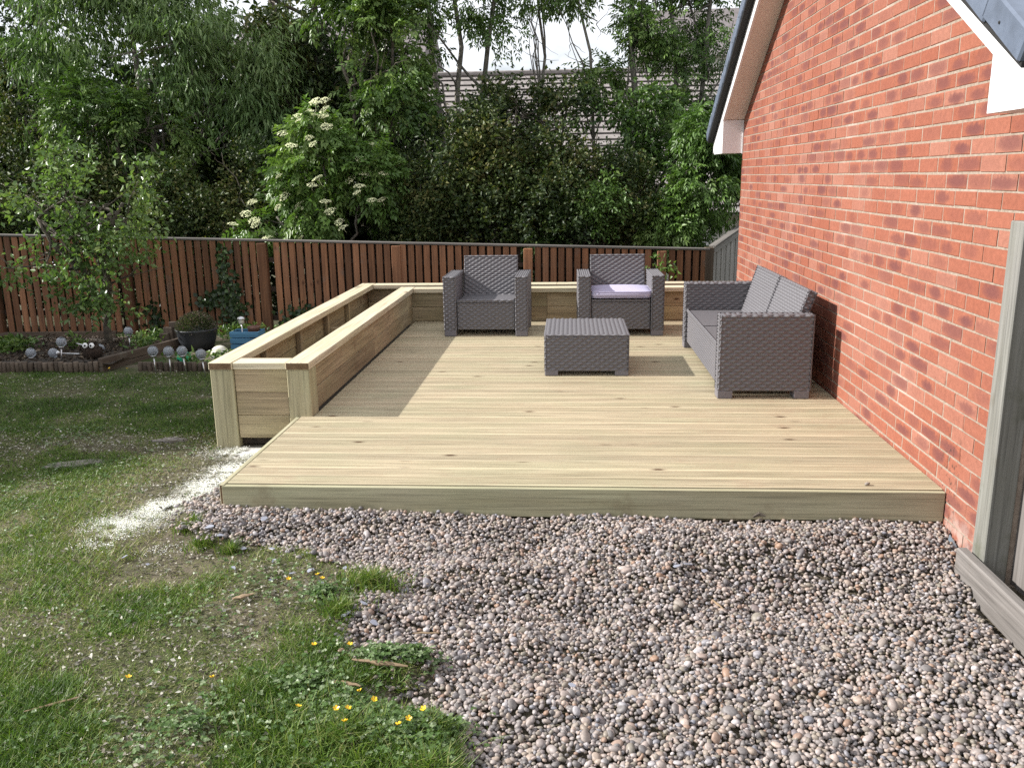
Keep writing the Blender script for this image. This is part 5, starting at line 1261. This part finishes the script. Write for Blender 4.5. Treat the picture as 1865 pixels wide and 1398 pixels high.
# diagonal sleeper and stepped offcuts
sl_ = thing('old_sleeper', 'old dark sleeper boards edging the mulched bed on the diagonal', 'sleeper', (-5.93, 4.05, -.24))
for z in (-.225, -.145): link('board', cbox(1.18, .045, .078, .006, M_OLDW), sl_, (0, 0, z + .24), (0, .02, R(79)))
st = thing('timber_offcuts', 'stepped upright timber offcuts standing between bed and heather pot', 'timber', (-6.0, 4.78, -.25))
for i, (dx, dy, h) in enumerate(((.045, .05, .27), (.0, .0, .22), (-.02, -.06, .165), (-.05, -.12, .10))): link('offcut', cbox(h, .095, .05, .004, M_OLDW), st, (dx, dy, h / 2), upr(.1 * i))
# solar globe lights
def glassy():
    m, nt, b = newmat('crackle_glass'); v = coords(nt, 'Object', rnd=5); vo = nt.nodes.new('ShaderNodeTexVoronoi'); vo.feature = 'DISTANCE_TO_EDGE'; vo.inputs['Scale'].default_value = 70; nt.links.new(v, vo.inputs['Vector'])
    f = ramp(nt, [(0.0, (0.75, 0.78, 0.82)), (0.08, (0.32, 0.35, 0.40))], vo.outputs['Distance']); nt.links.new(f, b.inputs['Base Color'])
    b.inputs['Roughness'].default_value = .08; b.inputs['Transmission Weight'].default_value = .55; b.inputs['IOR'].default_value = 1.35; bump(nt, b, vo.outputs['Distance'], .4, .003); return m
M_CRACK = glassy(); M_STEEL = plain('brushed_steel', (0.55, 0.55, 0.56), .32, .9, var=.1); M_DGREY = plain('dark_grey_plastic', (0.05, 0.05, 0.055), .5)
sph = []
GL_G = mesh('globe', *lathe([(.046 * math.sin(math.pi * i / 14) + .0005, -.046 * math.cos(math.pi * i / 14)) for i in range(15)], 20), M_CRACK, True)
GL_C = mesh('collar', *lathe([(.008, -.022), (.017, -.018), (.026, -.003), (.027, .0), (.02, .006)], 16), M_STEEL, True)
GL_S = mesh('stake', *lathe([(.0065, 0), (.0065, .17)], 8), M_STEEL, True)
GL_P = mesh('solar_cell', *lathe([(.020, 0), (.021, .006), (.016, .010), (.002, .010)], 14), M_DGREY, True)
def globe_light(x, y, z, label, group=None, rot=(0, 0, 0), stake=True, h=.165):
    t = thing('solar_globe_light', label, 'garden light', (x, y, z), group=group); t.rotation_euler = rot
    if stake: link('stake', GL_S, t, (0, 0, 0), (0, 0, 0), (1, 1, h / .17))
    link('collar', GL_C, t, (0, 0, h + .012)); link('globe', GL_G, t, (0, 0, h + .055)); link('solar_cell', GL_P, t, (0, 0, h + .093)); return t
gg = 'upright globe lights in front of the short log edging'
for (x, y, rx, ry) in ((-5.486, 3.40, .02, -.03), (-5.333, 3.37, .0, -.01), (-5.205, 3.40, .03, -.08), (-4.985, 3.30, .0, -.11)):
    globe_light(x, y, gz(x, y) - .01, 'upright crackle-glass globe light on a steel stake before the short log edging', gg, (rx, ry, random.uniform(0, 6) * 0))
globe_light(-6.33, 4.58, float(bed_z(np.array(-6.33), np.array(4.58))) - .01, 'upright crackle-glass globe light in the mulch right of the tree trunk', None, (0, -.02, 0), True, .15)
globe_light(-6.50, 3.62, float(bed_z(np.array(-6.5), np.array(3.62))) - .02, 'leaning crackle-glass globe light among the fallen ones', None, (0.05, .16, 0), True, .16)
globe_light(-6.36, 3.70, -.098, 'fallen crackle-glass globe light with its stake pointing at the dark ornament', None, (0, R(-88), 0), True, .2)
globe_light(-6.56, 4.0, -.055, 'fallen crackle-glass globe light propped up with its head towards the leaning light', None, (0.0, R(-108), R(200)), True, .16)
globe_light(-6.86, 3.72, -.20, 'crackle-glass globe lying without a stake beside the fallen lights', None, (0, 0.1, 0), False, .055)
globe_light(-6.46, 4.12, -.25, 'bluish crackle-glass globe lying half behind the dark ornament', None, (.2, -.2, 0), False, .055)
# dark fuzzy ornament with two googly eyes
M_FUZZ = plain('dark_coir', (0.03, 0.018, 0.012), .95, var=.5, vs=60)
fz = thing('fuzzy_ornament', 'dark fuzzy round garden ornament with two white googly eyes', 'ornament', (-6.23, 3.70, -.155))
Vb, Fb = rock(5, 3, .05); Vb = Vb * np.array([.085, .085, .07]) + np.array([0, 0, .075]); link('body', mesh('body', Vb, Fb, M_FUZZ, True), fz)
n = 900; dd = rdir(n, .3); V, F, T = leafcards(dd * np.array([.082, .082, .068]) + np.array([0, 0, .075]), rng.uniform(.01, .028, n), np.full(n, .004), dd + rdir(n) * .5, rdir(n), rng.uniform(0, .3, n)); link('fur', mesh('fur', V, F, M_CHIP, False, {'tone': T}), fz)
M_EYE = plain('white_eye', (.75, .75, .75), .3, var=.02)
for s in (-1, 1):
    e = link('eye', mesh('eye', *lathe([(.003, -.012), (.022, -.010), (.026, 0), (.022, .007), (.002, .011)], 16), M_EYE, True), fz, (s * .032, -.060, .148), (R(78), 0, 0))
    link('pupil', mesh('pupil', *lathe([(.001, -.002), (.010, -.001), (.010, .002), (.001, .004)], 12), M_BLACK, True), e, (-s * .004, -.001, .0105))
# balls
def ball(name, label, x, y, r_, c1, c2, seed):
    bm = bmesh.new(); bmesh.ops.create_icosphere(bm, subdivisions=4, radius=r_); me = bpy.data.meshes.new(name); bm.to_mesh(me)
    ico = bmesh.new(); bmesh.ops.create_icosphere(ico, subdivisions=1, radius=1); cs = [v.co.normalized().copy() for v in ico.verts]
    me.materials.append(c1); me.materials.append(c2)
    for p in me.polygons:
        c = p.center.normalized(); p.use_smooth = True
        if max(c.dot(k) for k in cs) > .955: p.material_index = 1
    bm.free(); ico.free()
    o = link(name, me, None, (x, y, gz(x, y) + r_ + .002), (seed, seed * 2.1, seed * .7)); tag(o, label, 'ball')
ball('toy_football', 'small green toy football with black spots behind the log edging', -5.40, 3.80, .066, plain('green_vinyl', (.03, .42, .22), .35, var=.04), M_BLACK, .4)
ball('white_ball', 'dirty white ball half hidden by the raised planter', -5.10, 3.92, .085, plain('dirty_white_vinyl', (.55, .53, .47), .6, var=.2, vs=12), plain('faded_print', (.45, .46, .30), .6, var=.2), 1.3)
# heather in a dark pot
hp = thing('heather_pot', 'round dark plastic pot planted with heather', 'plant pot', (-5.62, 4.62, -.235))
link('pot', mesh('pot', *lathe([(.15, 0), (.185, .10), (.205, .20), (.215, .215), (.205, .222), (.195, .20), (.01, .185)], 28), plain('slate_plastic', (.022, .025, .03), .5, var=.1), True), hp)
n = 5200; dd = rdir(n, .7); dd[:, 2] = np.abs(dd[:, 2]); rr_ = rng.uniform(.55, 1.02, n)[:, None]; Pp = dd * np.array([.205, .205, .19]) * rr_ + np.array([0, 0, .19])
V, F, T = leafcards(Pp, rng.uniform(.014, .034, n), rng.uniform(.004, .009, n), dd + rdir(n) * .6, rdir(n), np.clip(rng.normal(.45, .25, n) + (rr_[:, 0] - .8), 0, 1)); link('heather', mesh('heather', V, F, G_HEATH, False, {'tone': T}), hp)
# blue crate with lamp and can
M_BLUEP = wood('blue_painted_timber', (.08, .20, .33), (.05, .14, .24), hue=.12, knots=False)
bc = thing('blue_crate', 'blue painted slatted crate behind the raised planter', 'crate', (-5.10, 4.66, -.24))
for z in (.035, .10, .165):
    for s in (-1, 1):
        link('slat', cbox(.30, .012, .055, .002, M_BLUEP), bc, (0, s * .10, z)); link('slat', cbox(.188, .012, .055, .002, M_BLUEP), bc, (s * .144, 0, z), (0, 0, math.pi / 2))
link('base', cbox(.27, .185, .01, .001, M_BLUEP), bc, (0, 0, .005))
lm = thing('path_lamp', 'steel mushroom solar lamp standing in the blue crate', 'garden light', (-5.17, 4.70, -.228))
link('stake', mesh('stake', *lathe([(.007, 0), (.007, .25)], 8), M_STEEL, True), lm); link('lamp_glass', mesh('lamp_glass', *lathe([(.012, .235), (.028, .25), (.03, .29), (.024, .295)], 16), plain('frosted_lens', (.5, .5, .42), .3), True), lm)
link('lamp_cap', mesh('lamp_cap', *lathe([(.043, .294), (.044, .298), (.03, .315), (.012, .322), (.002, .323)], 18), M_STEEL, True), lm)
M_RUST = plain('rusty_brown', (.12, .06, .045), .7, var=.3)
cn = link('clay_pot', mesh('clay_pot', *lathe([(.05, 0), (.06, .1), (.066, .105), (.066, .125), (.058, .125), (.05, .05)], 18), M_RUST, True), None, (-5.03, 4.66, -.128)); tag(cn, 'small brown clay pot set in the blue crate', 'pot')
# bramble sprig by the right armchair
sp = thing('bramble_sprig', 'green bramble sprig poking up behind the right armchair', 'sprig', (-.9, 5.75, -.3)); v, f = tube(wander((-.9, 5.75, -.3), (-.72, 5.65, .62), 6, .05, 3), .004, 5); link('stem', mesh('stem', np.array(v) - np.array([-.9, 5.75, -.3]), f, M_STEM, True), sp)
V, F, T = crown('simple', [(-.72, 5.65, .5, .10, .05, .12), (-.92, 5.66, .44, .07, .05, .05)], 12, 5, .06, .04, .06, .2); link('leaves', mesh('leaves', V - np.array([-.9, 5.75, -.3]), F, G_ELDER, False, {'tone': T}), sp)
